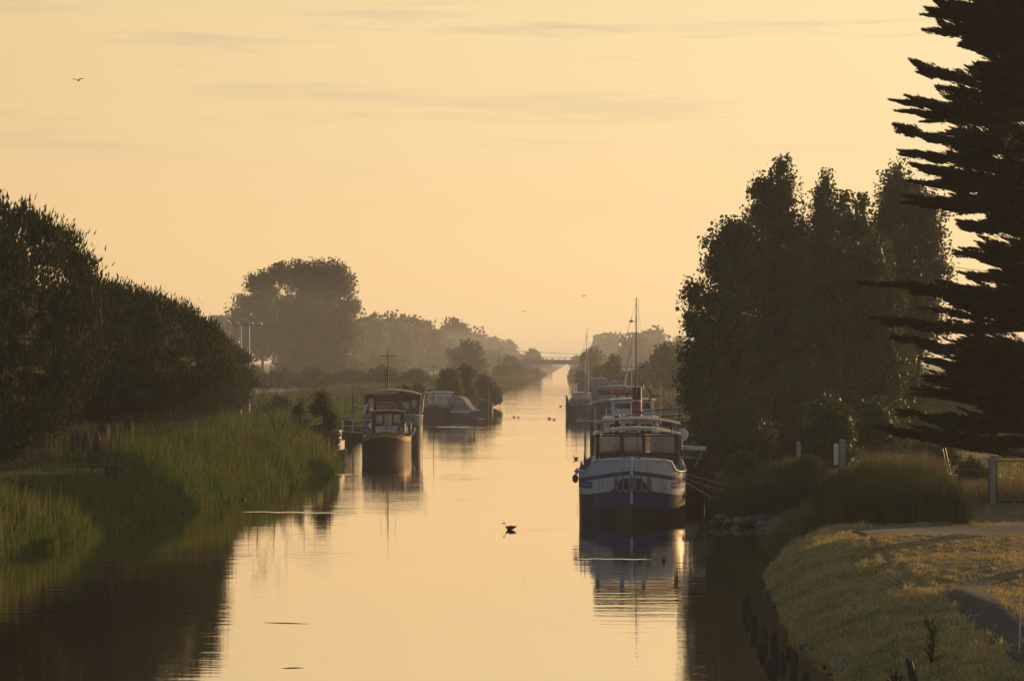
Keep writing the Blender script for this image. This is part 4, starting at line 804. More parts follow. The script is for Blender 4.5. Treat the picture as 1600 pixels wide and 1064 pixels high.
# foredeck, house front, wheelhouse
mb = MB(); mb.poly([(-1.95, 3.9, 1.9), (1.95, 3.9, 1.9), (1.95, 3.9, 2.62), (1.2, 3.9, 2.74), (0, 3.9, 2.80), (-1.2, 3.9, 2.74), (-1.95, 3.9, 2.62)], 1.7, (0, 1, 0)); mb.box((0, 2.9, 2.02), (2.6, .9, .45)); mb.obj('coachroof', [M['white']], b1)
fw = [(.035, .315, .42, .93), (.355, .625, .42, .93), (.665, .965, .42, .93)]
cabin(b1, .22, 6.6, 3.95, 3.6, 2.43, 3.83, [M['brown']], fh=[(.035, .29, .40, .95), (.345, .56, .40, .95), (.605, .965, .40, .95)], sh=[(.05, .45, .4, .93), (.55, .95, .4, .93)], bh=[(.03, .48, .25, .95), (.52, .97, .25, .95)], th=.07, name='wheelhouse')
vault(b1, .22, 6.6, 4.0, 3.8, 3.83, .26, .05, M['white'], 'wheelhouse_roof', ov=.16)
vault(b1, .22, 6.6, 4.0, 3.5, 4.32, .26, .05, M['canvas'], 'sun_canopy', ov=.14).data
mb = MB()
for sx in (-1.83, -1.70, 1.70, 1.83):
    for sy in (5.0, 8.2): mb = MB(); mb.cyl((.22+sx, sy, 3.86), (.22+sx, sy, 4.36), .025, .025, 6); mb.obj('canopy_post', [M['darkmetal']], b1)
mb = MB()
for sx in (-1.94, 1.94): mb = MB(); mb.box((.22+sx, 4.72, 3.2), (.11, .12, 1.5)); mb.obj('corner_pillar', [M['blackpaint']], b1)
# steering wheel and chair
mb = MB(); mb.torus((-.75, 6.2, 3.0), .24, .02); 
for a in range(6): mb.cyl((-.75, 6.2, 3.0), (-.75+.32*math.cos(a*1.047), 6.2, 3.0+.32*math.sin(a*1.047)), .012, .01, 5)
mb.obj('steering_wheel', [M['wood']], b1)
mb = MB(); mb.box((1.35, 6.6, 2.75), (.5, .5, .12)); mb.poly([(1.08, 6.85, 2.8), (1.62, 6.85, 2.8), (1.60, 6.9, 3.25), (1.52, 6.92, 3.45), (1.18, 6.92, 3.45), (1.10, 6.9, 3.25)], .1, (0, 1, 0)); mb.cyl((1.35, 6.6, 2.4), (1.35, 6.6, 2.7), .05); mb.obj('helm_chair', [M['blackpaint']], b1)
# deck fittings
mb = MB()
for sx in (-1, 1): mb = MB(); mb.cyl((sx*.35, 1.3, 2.4), (sx*.35, 1.3, 2.92), .06, .06, 8); mb.cyl((sx*.35-.12, 1.3, 2.82), (sx*.35+.12, 1.3, 2.82), .035, .035, 6); mb.obj('bollard', [M['navy']], b1)
mb = MB(); mb.box((0, 1.75, 2.68), (.55, .45, .35)); mb.cyl((-.42, 1.75, 2.72), (.42, 1.75, 2.72), .13, .13, 12); mb.obj('windlass', [M['darkmetal']], b1)
mb = MB(); mb.box((0, .6, 2.86), (.9, .06, .05)); mb.obj('bow_rail', [M['alu']], b1)
mb = MB()
for sx, y_, h_ in ((-2.35, 3.2, .55), (-2.2, 4.0, .75), (-2.25, 5.4, .8)): mb = MB(); mb.poly([(sx-.15, y_, 2.15), (sx+.25, y_, 2.15), (sx+.22, y_, 2.15+h_*.8), (sx, y_, 2.15+h_*.5), (sx-.12, y_, 2.15+h_)], .35, (0, 1, 0)); mb.obj('deck_box', [M['greyhull']], b1)
for sx in (-1,): 
    mb = MB(); mb.lathe((-2.72, 3.0, 1.62), [(.02, -.02), (.10, .03), (.14, .12), (.14, .26), (.09, .36), (.03, .40)], 12, 0); mb.obj('fender', [M['blackpaint']], b1)
    mb = MB(); mb.ball((-2.66, 3.1, 2.14), (.09, .12, .14)); mb.cyl((-2.78, 3.0, 2.15), (-2.6, 3.0, 2.35), .02); mb.obj('fender', [M['alu']], b1)
railing(b1, [(-1.6+.0*i_, 2.6+i_*.9, 2.45) for i_ in range(3)], .35, M['alu'], .012)
railing(b1, [(2.3, 4.0+i_*1.4, 2.1) for i_ in range(6)], .75, M['steel'], .015)
mb = MB(); mb.lathe((2.45, 7.6, 3.75), [(.01, 0), (.18, .02), (.30, .08), (.34, .13)], 18, 0, 'Y'); mb.cyl((2.45, 7.6, 3.0), (2.45, 7.6, 3.7), .03); mb.obj('satellite_dish', [M['white']], b1)
mb = MB(); mb.box((3.05, 7.0, 3.12), (1.15, .8, .16), ry=.04); 
for x in (2.6, 3.5): mb.cyl((x*.8+.3, 7.0, 2.2), (x, 7.0, 3.1), .02)
mb.obj('side_awning', [M['white']], b1)

# --- R6: dark brown cruiser tucked behind
b6 = empty('wooden_cruiser', ((1052-800)*115.5/FPX, 115.5, 0), -.075, 'dark brown cabin cruiser tucked behind the blue barge, next to the bank', 'boat')
H6 = Hull(13, 3.7, lambda y: 1.75+.35*max(0, 1-y/6)**2, Lb=4, p=2, flare=.45, rake=.6)
H6.build(b6, [M['brownhull'], M['white'], M['blackhull']], lambda c, s_: 1 if c.z > s_-.12 else (0 if c.z > .5 else 2), ny=50, nv=24, deck=M['canvas']); H6.rail(b6, M['alu'], .03)
cabin(b6, .2, 6.2, 3.0, 5.0, 1.7, 3.0, [M['brown']], fh=[(.08, .34, .35, .85), (.38, .64, .35, .85), (.68, .93, .35, .85)], sh=[(.05, .3, .4, .85), (.36, .62, .4, .85), (.68, .94, .4, .85)], glass='darkglass')
vault(b6, .2, 6.2, 3.1, 5.1, 3.0, .12, .05, M['white'], 'cabin_roof')
cabin(b6, .45, 6.8, 2.3, 2.6, 3.15, 3.75, [M['brown']], fh=[(.1, .9, .45, .9)], glass='darkglass', name='flybridge')
railing(b6, [(-1.1, 5.2, 3.15), (0, 5.0, 3.15), (1.3, 5.2, 3.15), (1.8, 7, 3.15), (1.85, 8.6, 3.15)], .75, M['alu'], .018)
mb = MB(); mb.tube([(1.5, 5.3, 3.7), (1.75, 5.2, 3.95), (1.95, 5.5, 3.5)], .04); mb.obj('pushpit', [M['alu']], b6)
mb = MB(); mb.box((.0, 5.4, 4.3), (4.0, .12, .05)); mb.box((1.2, 5.2, 4.12), (2.2, .1, .05)); mb.tube([(-2.4, 5, 4.25), (-1, 5, 4.42), (.6, 5, 4.5), (2.0, 5, 4.4)], .035)
for x in (-1.6, 0.2, 1.7): mb.cyl((x, 5.3, 3.1), (x, 5.3, 4.35), .022)
mb.obj('awning_frame', [M['alu']], b6)

# --- R2: white boat with funnel, mast and wind turbine
b2 = empty('motor_yacht', ((985-800)*136/FPX, 136, 0), -.062, 'white boat with black and red funnel, tall mast and wind turbine', 'boat')
H2 = Hull(26, 4.6, lambda y: 1.9+.8*max(0, 1-y/7)**2, Lb=5, p=1.9, flare=.5, rake=.9)
H2.build(b2, [M['white'], M['navy'], M['blackhull']], lambda c, s_: 1 if s_-.35 < c.z < s_-.2 else (0 if c.z > .6 else 2), ny=50, nv=24, deck=M['canvas']); H2.rail(b2, M['alu'], .04)
cabin(b2, 0, 9.5, 3.6, 8, 1.8, 3.35, [M['white']], fh=[(.08, .32, .4, .85), (.38, .62, .4, .85), (.68, .92, .4, .85)], sh=[(.05+.19*i_, .17+.19*i_, .4, .8) for i_ in range(5)], glass='darkglass', frame='alu')
vault(b2, 0, 9.5, 3.7, 8.2, 3.35, .12, .05, M['cream'], 'cabin_roof')
cabin(b2, .1, 13, 3.0, 3.4, 3.45, 4.55, [M['white']], fh=[(.06, .46, .45, .88), (.54, .94, .45, .88)], sh=[(.1, .45, .4, .85), (.55, .9, .4, .85)], glass='darkglass', name='wheelhouse', frame='alu')
vault(b2, .1, 13, 3.1, 3.5, 4.55, .12, .05, M['white'], 'wheelhouse_roof')
mb = MB(); mb.cyl((.42, 9, 3.4), (.42, 9, 4.55), .36, .36, 18, 0); mb.cyl((.42, 9, 4.55), (.42, 9, 4.68), .365, .365, 18, 1); mb.cyl((.42, 9, 4.68), (.42, 9, 5.55), .36, .36, 18, 2); mb.cyl((.42, 9, 5.55), (.42, 9, 5.60), .39, .39, 18, 1); mb.obj('funnel', [M['red'], M['white'], M['blackpaint']], b2)
mst = MB(); mst.cyl((.38, 4, 2.2), (.38, 4, 11.75), .06, .035, 10); ms = mst.obj('mast', [M['greyhull']], b2)
mb = MB(); mb.cyl((-.85, 4, 7.02), (1.3, 4, 7.02), .03, .03, 6); mb.cyl((.0, 4, 10.1), (.38, 4, 10.1), .02); mb.lathe((.05, 4, 10.1), [(.02, -.05), (.16, 0), (.16, .06), (.02, .1)], 12); mb.cyl((.55, 4, 8.6), (.55, 4, 11.6), .012); mb.obj('spreader', [M['steel']], ms)
mb = MB()
for x_, z_ in ((-.85, 7.0), (1.3, 7.0)): mb.cyl((.38, 4, 11.4), (x_*1.0, 4, z_), .006, .006, 4); mb.cyl((x_, 4, z_), (x_*1.9, 5, 3.3), .006, .006, 4)
mb.cyl((.38, 4, 11.4), (.3, 14, 4.6), .006, .006, 4); mb.cyl((.38, 4, 11.4), (0, .2, 2.7), .006, .006, 4); mb.obj('rigging', [M['darkmetal']], ms)
mb = MB(); mb.cyl((.95, 5, 2.2), (.95, 5, 6.9), .012); mb.obj('flag_halyard', [M['rope']], b2)
mb = MB()
for i_, c in enumerate((0, 1, 2)): mb.poly([(.72+.02*i_, 4.6+.1*i_, 5.75-.15*i_), (.86+.01*i_, 4.7+.1*i_, 6.2-.12*i_), (.92, 4.8+.1*i_, 5.9-.18*i_), (.80+.05*i_, 4.7+.1*i_, 5.55-.1*i_)], .02, (0, 1, 0), c)
mb.obj('flag', [M['navy'], M['white'], M['red']], b2)
wt = MB(); wt.cyl((1.45, 5, 2.2), (1.45, 5, 5.0), .03, .03, 8); wo_ = wt.obj('wind_turbine', [M['steel']], b2)
mb = MB(); mb.cyl((1.45, 4.85, 5.02), (1.45, 5.25, 5.02), .07, .04, 10); mb.poly([(1.45, 5.2, 5.0), (1.45, 5.55, 4.92), (1.45, 5.6, 5.25)], .02, (1, 0, 0)); mb.obj('nacelle', [M['darkmetal']], wo_)
for k_, a in enumerate((R(0), R(118), R(240))):
    mb = MB(); c, s_ = math.cos(a), math.sin(a); q = lambda u, v: (1.45+u*c-v*s_, 4.84, 5.02+u*s_+v*c); mb.poly([q(.04, -.05), q(.25, -.07), q(.70, -.02), q(.72, .01), q(.25, .04), q(.04, .04)], .02, (0, 1, 0)); mb.obj('blade', [M['blackpaint']], wo_)
mb = MB(); mb.cyl((2.05, 6, 2.0), (2.05, 6, 6.2), .015, .008, 6); mb.obj('antenna', [M['alu']], b2)
railing(b2, [(-1.9, 3+i_*1.5, 2.1) for i_ in range(10)], .8, M['alu'], .02)
railing(b2, [(1.9, 3+i_*1.5, 2.1) for i_ in range(10)], .8, M['alu'], .02)
railing(b2, [(-1.7+.85*i_, 5.6, 3.45) for i_ in range(5)], .65, M['alu'], .02)
mb = MB(); mb.box((-.85, 5.8, 3.75), (.62, .45, .28), rx=-.2); mb.box((-.5, 5.8, 3.2), (.18, .5, 1.0), rx=.25); mb.box((-.9, 5.5, 2.75), (.9, .5, .3)); mb.obj('searchlight_box', [M['white']], b2)
mb = MB(); mb.poly([(-1.5, 3.5, 2.1), (-.5, 3.5, 2.1), (-.55, 4.4, 2.65), (-1.2, 4.2, 2.6)], .5, (0, 1, .2)); mb.obj('tender_cover', [M['white']], b2)
mb = MB(); mb.box((2.1, 4.6, 3.9), (3.3, .2, .06), ry=-.05); mb.tube([(-.4, 4.4, 3.6), (1.0, 4.4, 3.98), (2.6, 4.4, 4.1), (3.9, 4.4, 3.95)], .04); mb.tube([(.4, 4.6, 3.2), (2.0, 4.6, 3.55), (4.3, 4.6, 3.85)], .03)
for x_ in (.2, 1.9, 3.6): mb.cyl((x_*.55, 4.5, 2.2), (x_, 4.5, 3.9), .022)
mb.obj('awning_frame', [M['darkmetal']], b2)
mb = MB(); mb.box((-2.9, 9, 3.15), (2.0, 1.0, .10)); mb.cyl((-2.2, 9, 2.0), (-2.2, 9, 3.1), .03); mb.obj('side_platform', [M['cream']], b2)

# --- R3: long dark barge with green canopy and derrick
b3 = empty('dark_barge', ((958-800)*212/FPX, 212, 0), -.055, 'long dark barge with a green grey canopy and a leaning derrick spar', 'barge')
H3 = Hull(36, 5.0, lambda y: 2.6+.9*max(0, 1-y/9)**2, Lb=4.5, p=2.2, flare=.3, rake=.7)
H3.build(b3, [M['greyhull'], M['cream'], M['blackhull']], lambda c, s_: 1 if c.z > s_-.14 else (0 if c.z > .8 else 2), ny=40, nv=20, deck=M['canvas']); H3.rail(b3, M['alu'], .05)
cabin(b3, .3, 12, 4.2, 10, 2.5, 4.0, [M['brown']], fh=[(.05, .22, .25, .8), (.28, .5, .25, .8), (.56, .74, .25, .8), (.8, .95, .25, .8)], glass='litglass')
vault(b3, .3, 12, 4.4, 10.2, 4.25, .35, .08, M['greencanvas'], 'canopy', ov=.1)
mb = MB(); mb.box((.3, 7.2, 4.1), (4.2, .06, .28)); mb.obj('canopy_valance', [M['red']], b3)
mb = MB()
for x_ in (-1.9, 0, 1.9): mb = MB(); mb.cyl((.3+x_, 7.1, 2.5), (.3+x_, 7.1, 4.3), .05); mb.obj('canopy_post', [M['wood']], b3)
mb = MB(); mb.tube([(1.0, 9, 3.8), (1.55, 9, 7.0), (1.95, 9, 9.2)], [.14, .11, .07], 8); mb.tube([(1.9, 9.3, 4.0), (1.95, 9, 9.6)], [.05, .04], 8); mb.tube([(1.0, 9, 9.0), (2.0, 9, 12.2)], .02); mb.obj('derrick', [M['cream']], b3)
mb = MB(); mb.box((-1.9, 6, 3.4), (.9, .9, 1.3)); mb.box((-.6, 5.5, 3.3), (1.0, .5, 1.0)); mb.obj('deck_lockers', [M['canvas']], b3)
railing(b3, [(-2.3, 3+i_*2.2, 2.9) for i_ in range(8)], .9, M['alu'], .03)
mb = MB(); mb.cyl((-.1, 4.5, 2.6), (-.1, 4.5, 4.6), .04); mb.cyl((2.2, 4.0, 2.6), (2.2, 4.0, 4.0), .12); mb.obj('vent_pipes', [M['orange']], b3)

# --- R4: grey barge stern with mast
b4 = empty('grey_barge', ((905-800)*267/FPX, 267, 0), -.04, 'grey barge with a bare double mast and tall stern post, left of the moored row', 'barge')
H4 = Hull(30, 3.6, lambda y: 1.35+.1*max(0, 1-y/5)**2, Lb=1.6, p=3.5, flare=.1, rake=.1)
H4.build(b4, [M['greyhull'], M['cream']], lambda c, s_: 0, ny=40, nv=10, deck=M['canvas']); H4.rail(b4, M['greyhull'], .06)
mb = MB(); mb.poly([(-1.75, .4, .5), (-1.75, .4, 2.95), (-1.55, .4, 2.75), (-1.45, .4, 2.35), (-1.30, .4, 2.2), (-1.25, .4, 1.3), (-1.25, .4, .5)], 1.3, (0, 1, 0)); mb.obj('rudder_post', [M['wetwood']], b4)
cabin(b4, .1, 4.5, 2.7, 5, 1.2, 2.35, [M['canvas']], fh=[(.06, .3, .35, .8), (.38, .62, .35, .8), (.7, .94, .35, .8)], glass='darkglass')
cabin(b4, .15, 6.0, 2.4, 3, 2.35, 3.0, [M['white']], fh=[(.2, .55, .25, .8)], glass='litglass', name='wheelhouse')
vault(b4, .15, 6.0, 2.9, 3.4, 3.0, .12, .06, M['white'], 'wheelhouse_roof')
mb = MB(); mb.cyl((.85, 3, 1.6), (.85, 3, 5.6), .10); mb.cyl((.68, 3.1, 2), (.72, 3.1, 7.6), .08, .07); mb.cyl((.86, 3.0, 5.6), (1.02, 3, 11.8), .07, .03); mb.cyl((1.15, 3.2, 2), (1.15, 3.2, 9.0), .05, .03); mb.cyl((.3, 3, 8.5), (1.2, 3, 8.5), .03); mb.cyl((-.4, 3.4, 2), (-.4, 3.4, 4.4), .06); mb.obj('mast', [M['steel']], b4)
mb = MB(); mb.cyl((1.0, 3, 11.0), (-1.0, 10, 2.5), .015, .015, 4); mb.cyl((1.0, 3, 11.0), (2.3, 8, 2.0), .015, .015, 4); mb.obj('rigging', [M['darkmetal']], b4)

# --- R5: grey roofed houseboat
b5 = empty('houseboat', ((938-800)*322/FPX, 322, 0), -.048, 'houseboat with a wide pitched grey roof behind the grey barge', 'houseboat')
H5 = Hull(26, 6.6, lambda y: 1.5, Lb=2, p=3.5, flare=.1, rake=.1); H5.build(b5, [M['greyhull']], lambda c, s_: 0, ny=30, nv=8, deck=M['canvas'])
cabin(b5, 0, 9, 5.8, 14, 1.4, 3.0, [M['canvas']], fh=[(.1, .3, .3, .8), (.4, .6, .3, .8), (.7, .9, .3, .8)], glass='darkglass')
mb = MB(); mb.poly([(-3.3, 1.5, 2.9), (3.5, 1.5, 2.9), (2.6, 1.5, 3.9), (.3, 1.5, 4.55), (-1.4, 1.5, 4.3)], .1, (0, 1, 0)); mb.add([(-3.3, 1.45, 2.9), (3.5, 1.45, 2.9), (2.6, 1.45, 3.95), (.3, 1.45, 4.6), (-1.4, 1.45, 4.35), (-3.3, 17, 2.9), (3.5, 17, 2.9), (2.6, 17, 3.95), (.3, 17, 4.6), (-1.4, 17, 4.35)], [(1, 6, 7, 2), (2, 7, 8, 3), (3, 8, 9, 4), (4, 9, 5, 0)]); mb.obj('roof', [M['canvas']], b5)
mb = MB(); mb.box((1.5, 4, 4.4), (1.1, 1.2, .7)); mb.obj('roof_hatch', [M['greyhull']], b5)
mb = MB(); mb.poly([(0, 0, 0), (3.2, 0, .95), (3.2, 0, .7), (.3, 0, -.2)], 3, (0, 1, 0)); mb.obj('side_awning', [M['greyhull']], b5, (1.6, 1, 3.55))
mb = MB(); mb.cyl((1.9, 2.5, 3), (1.9, 2.5, 7.3), .05); mb.cyl((.9, 2.5, 6.4), (2.9, 2.5, 6.4), .04); mb.cyl((-2.9, 1, 1.5), (-2.9, 1, 4.1), .04); mb.obj('mast', [M['darkmetal']], b5)

# --- far dark boat under the bridge
bf = empty('dark_boat', ((899-800)*800/FPX, 800, 0), -.035, 'small dark boxy boat moored just this side of the bridge', 'boat')
Hf = Hull(24, 6.5, lambda y: 1.6, Lb=2, p=3, flare=.1, rake=.1); Hf.build(bf, [M['blackhull']], lambda c, s_: 0, ny=20, nv=6, deck=M['blackhull'])
mb = MB(); mb.poly([(-2.8, 6, 1.5), (2.8, 6, 1.5), (2.8, 6, 3.6), (1.6, 6, 4.1), (-1.4, 6, 4.2), (-2.6, 6, 3.4)], 9, (0, 1, 0)); mb.obj('cabin', [M['blackhull']], bf)
mb = MB(); mb.box((0, 1.45, 2.4), (3.6, .05, .7)); mb.obj('window', [M['darkglass']], bf)

# --- L1: wooden boat with the yellow bulwark
D1 = 157.0
c1 = empty('wooden_boat', ((601-800)*D1/FPX, D1, 0), .035, 'brown hulled boat with yellow bulwark and lifebuoy on its wheelhouse', 'boat')
HL1 = Hull(15, 3.75, lambda y: 1.40+.22*max(0, 1-y/6)+.30*max(0, 1-y/1.3), Lb=2.9, p=2.3, flare=.35, rake=.4)
HL1.build(c1, [M['brownhull'], M['yellow'], M['blackpaint']], lambda c, s_: 2 if c.z > s_-.05 else (1 if c.z > s_-.34 else (2 if c.z > s_-.46 else 0)), ny=70, nv=50, deck=M['wood']); HL1.rail(c1, M['blackpaint'], .035)
cabin(c1, .1, 6.2, 2.4, 2.6, 1.3, 3.35, [M['brown']], fh=[(.12, .34, .58, .90), (.40, .64, .50, .92), (.70, .92, .58, .90)], sh=[(.1, .45, .5, .9), (.55, .9, .5, .9)], name='wheelhouse', frame='cream')
vault(c1, .1, 6.2, 2.5, 2.8, 3.35, .10, .05, M['greyhull'], 'wheelhouse_roof', ov=.08)
mb = MB(); mb.box((.02, 4.80, 1.95), (1.75, .03, .62)); bn_ = mb.obj('banner', [M['white']], c1)
textobj('LUSBUR', 'lettering', bn_, (.02, 4.78, 2.09), .30, M['navy'])
mb = MB(); mb.tube([(-.5, 4.78, 1.72), (-.1, 4.78, 1.80), (.2, 4.78, 1.78), (.55, 4.78, 1.90)], .02, 5); mb.obj('signature_line', [M['blackpaint']], bn_)
mb = MB(); mb.torus((.98, 4.76, 1.98), .22, .06, n=24); lb = mb.obj('lifebuoy', [M['orange']], c1)
mb = MB()
for a in range(4): t0 = a*math.pi/2+.4; mb.tube([(.98+.22*math.cos(t0+q*.12), 4.76, 1.98+.22*math.sin(t0+q*.12)) for q in range(4)], .064, 8)
mb.obj('white_band', [M['white']], lb)
mb = MB(); mb.box((1.34, 4.86, 2.35), (.14, .14, 2.0)); mb.obj('corner_post', [M['wood']], c1)
mb = MB(); mb.cyl((.15, 3.4, 1.5), (.15, 3.4, 4.7), .022, .018); mb.cyl((-.95, 3.6, 3.9), (.1, 3.5, 4.5), .02); mb.ball((.15, 3.4, 4.75), .05); mb.obj('mast', [M['darkmetal']], c1)
railing(c1, [(1.45, 4.5+i_*1.4, 1.6) for i_ in range(6)], .7, M['alu'], .018); railing(c1, [(-1.45, 4.5+i_*1.4, 1.6) for i_ in range(6)], .7, M['alu'], .018)
mb = MB(); mb.box((-1.25, 4.6, 1.85), (.3, .5, .6)); mb.ball((-1.6, 4.2, 1.85), (.2, .2, .3)); mb.box((1.2, 4.1, 1.75), (.3, .4, .45)); mb.obj('deck_gear', [M['canvas']], c1)

# --- L2: large barge with canopy house
D2 = 171.0
c2 = empty('house_barge', ((614-800)*D2/FPX, D2, 0), .058, 'big dark barge with a wide curved grey canopy and a signal mast', 'barge')
HL2 = Hull(32, 5.05, lambda y: 2.65+.30*max(0, 1-y/5)**2, Lb=1.9, p=3.2, flare=.06, rake=.15)
HL2.build(c2, [M['blackhull'], M['cream'], M['canvas']], lambda c, s_: 2 if (c.z > s_-.85) else 0, ny=60, nv=40, deck=M['canvas']); HL2.rail(c2, M['cream'], .05)
mb = MB(); mb.tube([(1.15, -.02, 1.9), (1.2, -.05, 1.35), (1.45, -.05, 1.15), (1.75, .05, 1.4), (1.85, .1, 1.85)], .07, 8); mb.tube([(1.5, -.05, 1.2), (1.5, 0, 2.2)], .05); mb.obj('anchor', [M['white']], c2)
cabin(c2, -.05, 12, 4.6, 8, 2.5, 4.35, [M['brown']], fh=[(.05, .14, .15, .85), (.20, .56, .12, .70), (.60, .82, .12, .70), (.87, .96, .3, .8)], sh=[(.05+.24*i_, .22+.24*i_, .3, .8) for i_ in range(4)], name='deckhouse', frame='cream')
vault(c2, -.05, 12, 4.9, 8.6, 4.35, .42, .08, M['canvas'], 'canopy', ov=.15)
mb = MB(); mb.box((-.05, 7.7, 4.36), (4.9, .06, .22)); mb.obj('canopy_edge', [M['brown']], c2)
mb = MB()
for x_ in (-2.4, 2.3):
    mb = MB(); mb.cyl((x_, 7.7, 2.6), (x_, 7.7, 4.45), .06); mb.obj('canopy_post', [M['wood']], c2)
mm = MB(); mm.cyl((-.45, 13, 4.6), (-.45, 13, 8.5), .07, .04); mm.cyl((-.75, 13, 4.6), (-.55, 13, 6.6), .05, .04); ms = mm.obj('mast', [M['darkmetal']], c2)
mb = MB(); mb.cyl((-1.15, 13, 7.85), (.30, 13, 7.85), .03); mb.cyl((-1.25, 13, 6.15), (.30, 13, 6.15), .02); mb.obj('yard', [M['darkmetal']], ms)
for x_ in (-1.08, .24):
    mb = MB(); mb.cyl((x_, 13, 7.85), (x_, 13, 7.4), .01); mb.lathe((x_, 13, 7.15), [(.02, 0), (.07, .03), (.07, .2), (.02, .26)], 10); mb.obj('signal_lamp', [M['yellow']], ms)
mb = MB(); mb.tube([(2.5, 8, 2.9), (2.62, 8, 4.1), (2.95, 8, 5.2), (3.05, 8, 5.25)], [.12, .10, .08, .1], 8); mb.obj('exhaust_pipe', [M['steel']], c2)
mb = MB(); mb.cyl((-3.5, 9, .8), (-3.5, 9, 5.1), .04); mb.cyl((-3.5, 9, 5.1), (-2.3, 9, 4.8), .03); mb.obj('davit', [M['darkmetal']], c2)
mb = MB(); mb.tube([(-3.4, 7, 3.6), (-3.0, 7, 3.35), (-2.6, 7, 3.45), (-2.3, 7, 3.5)], [.14, .1, .1, .09], 8); mb.tube([(-2.2, 6.5, 3.7), (-2.5, 6.5, 2.9), (-2.6, 6.5, 1.6)], [.1, .12, .1], 8); mb.obj('air_horn', [M['alu']], c2)
mb = MB(); mb.box((.6, 2.2, 3.0), (1.3, .8, .4)); mb.box((1.7, 1.6, 3.15), (.5, .5, .5)); mb.cyl((2.2, 1.8, 2.9), (2.2, 1.8, 3.55), .09); mb.obj('bow_gear', [M['greyhull']], c2)
# gangway + clutter between barge and bank
gw = empty('gangway', (-13.1, 163, 0), 0, 'grey gangway with rails from the left bank to the canopy barge', 'gangway'); mb = MB(); mb.box((0, 0, 1.75), (4.2, .8, .08), ry=.05); mb.obj('walkway', [M['steel']], gw)
railing(gw, [(-2+i_*.8, -.35, 1.8) for i_ in range(6)], .9, M['alu'], .025); railing(gw, [(-2+i_*.8, .35, 1.8) for i_ in range(6)], .9, M['alu'], .025)
mb = MB(); mb.tube([(-2.6, 0, 2.3), (-.5, 0, 2.9), (1.0, 0, 3.3)], .05); mb.obj('boom', [M['alu']], gw)
bk = empty('bicycle', (-12.35, 160.5, 1.55), R(25), 'bicycle leaning at the bank end of the gangway', 'bicycle')
for y_ in (-.5, .5): mb = MB(); mb.torus((y_, 0, .34), .32, .02, n=24); [mb.cyl((y_, 0, .34), (y_+.31*math.cos(a*.785), 0, .34+.31*math.sin(a*.785)), .004, .004, 4) for a in range(8)]; mb.obj('wheel', [M['darkmetal']], bk)
mb = MB(); mb.tube([(-.5, 0, .34), (-.15, 0, .85), (.38, 0, .85), (.5, 0, .34)], .02); mb.tube([(-.5, 0, .34), (0, 0, .33), (.38, 0, .8)], .02); mb.tube([(0, 0, .33), (-.17, 0, .95)], .02); mb.tube([(.38, 0, .85), (.34, 0, 1.02)], .015); mb.cyl((.34, -.25, 1.02), (.34, .25, 1.02), .015); mb.obj('frame', [M['steel']], bk)
mb = MB(); mb.ball((-.18, 0, .98), (.13, .07, .04)); mb.obj('saddle', [M['blackpaint']], bk)

# --- small boats in the reeds
dg = empty('dinghy', (*wat(541, 717)[:2], 0), R(35), 'small white dinghy half hidden in the left reeds', 'dinghy')
HD = Hull(2.8, 1.2, lambda y: .62+.12*max(0, 1-y/2)**2, Lb=1.6, p=2, Ls=1, flare=.5, rake=.3, zb=-.1); HD.build(dg, [M['cream'], M['navy']], lambda c, s_: 0, ny=24, nv=10, deck=M['wood'], deckdrop=.3); HD.rail(dg, M['alu'], .025)
mb = MB(); mb.box((0, 1.9, .45), (1.2, .25, .04)); mb.obj('seat', [M['wood']], dg)
hb = empty('cabin_boat', (*W(518, 690, 150)[:2], 1.0), R(-8), 'small white boat cabin with a window coloured as lit, poking out of the reeds', 'boat')
HH = Hull(5, 1.9, lambda y: .9, Lb=1.6, p=2, flare=.3, rake=.3, zb=-.2); HH.build(hb, [M['cream']], lambda c, s_: 0, ny=20, nv=8, deck=M['cream'])
cabin(hb, 0, 1.9, 1.4, 1.8, .8, 2.1, [M['white']], fh=[(.2, .5, .45, .8), (.6, .9, .45, .8)], sh=[(.15, .8, .45, .8)], glass='litglass'); vault(hb, 0, 1.9, 1.45, 1.9, 2.1, .06, .04, M['white'], 'cabin_roof', ov=.04)

hb.scale = (.55, .55, .6)
# --- L3
D3 = 256.0
c3 = empty('motor_boat', ((681-800)*D3/FPX, D3, 0), .03, 'wooden hulled motor boat with thin mast and long low cabin', 'boat')
H3l = Hull(14, 4.1, lambda y: 1.55+.6*max(0, 1-y/5)**1.6, Lb=4, p=2, flare=.5, rake=.6); H3l.build(c3, [M['brownhull'], M['cream'], M['canvas']], lambda c, s_: 1 if c.z > s_-.16 else (2 if c.z > s_-.42 else 0), ny=50, nv=30, deck=M['wood']); H3l.rail(c3, M['cream'], .05)
cabin(c3, .5, 7, 3.0, 5, 1.6, 3.25, [M['white']], fh=[(.06, .30, .4, .8), (.38, .62, .4, .8), (.7, .94, .4, .8)], glass='litglass'); vault(c3, .5, 7, 3.2, 5.2, 3.25, .1, .06, M['cream'], 'cabin_roof')
mb = MB(); mb.cyl((-.3, 3.5, 1.7), (-.3, 3.5, 7.4), .06, .03); mb.cyl((-.75, 3.5, 6.55), (.2, 3.5, 6.55), .025); mb.obj('mast', [M['darkmetal']], c3)
mb = MB(); mb.tube([(1.6, 1.7, 2.1), (2.0, 2.2, 1.8), (2.2, 2.6, 1.4)], [.05, .09, .05], 6); mb.tube([(2.1, 2.6, 2.4), (2.2, 2.6, .3)], .06); mb.tube([(1.9, 2.6, 1.1), (2.9, 2.6, 1.7)], .06); mb.tube([(2.6, 2.6, 1.6), (2.75, 2.6, .2)], .06); mb.obj('boarding_ladder', [M['steel']], c3)
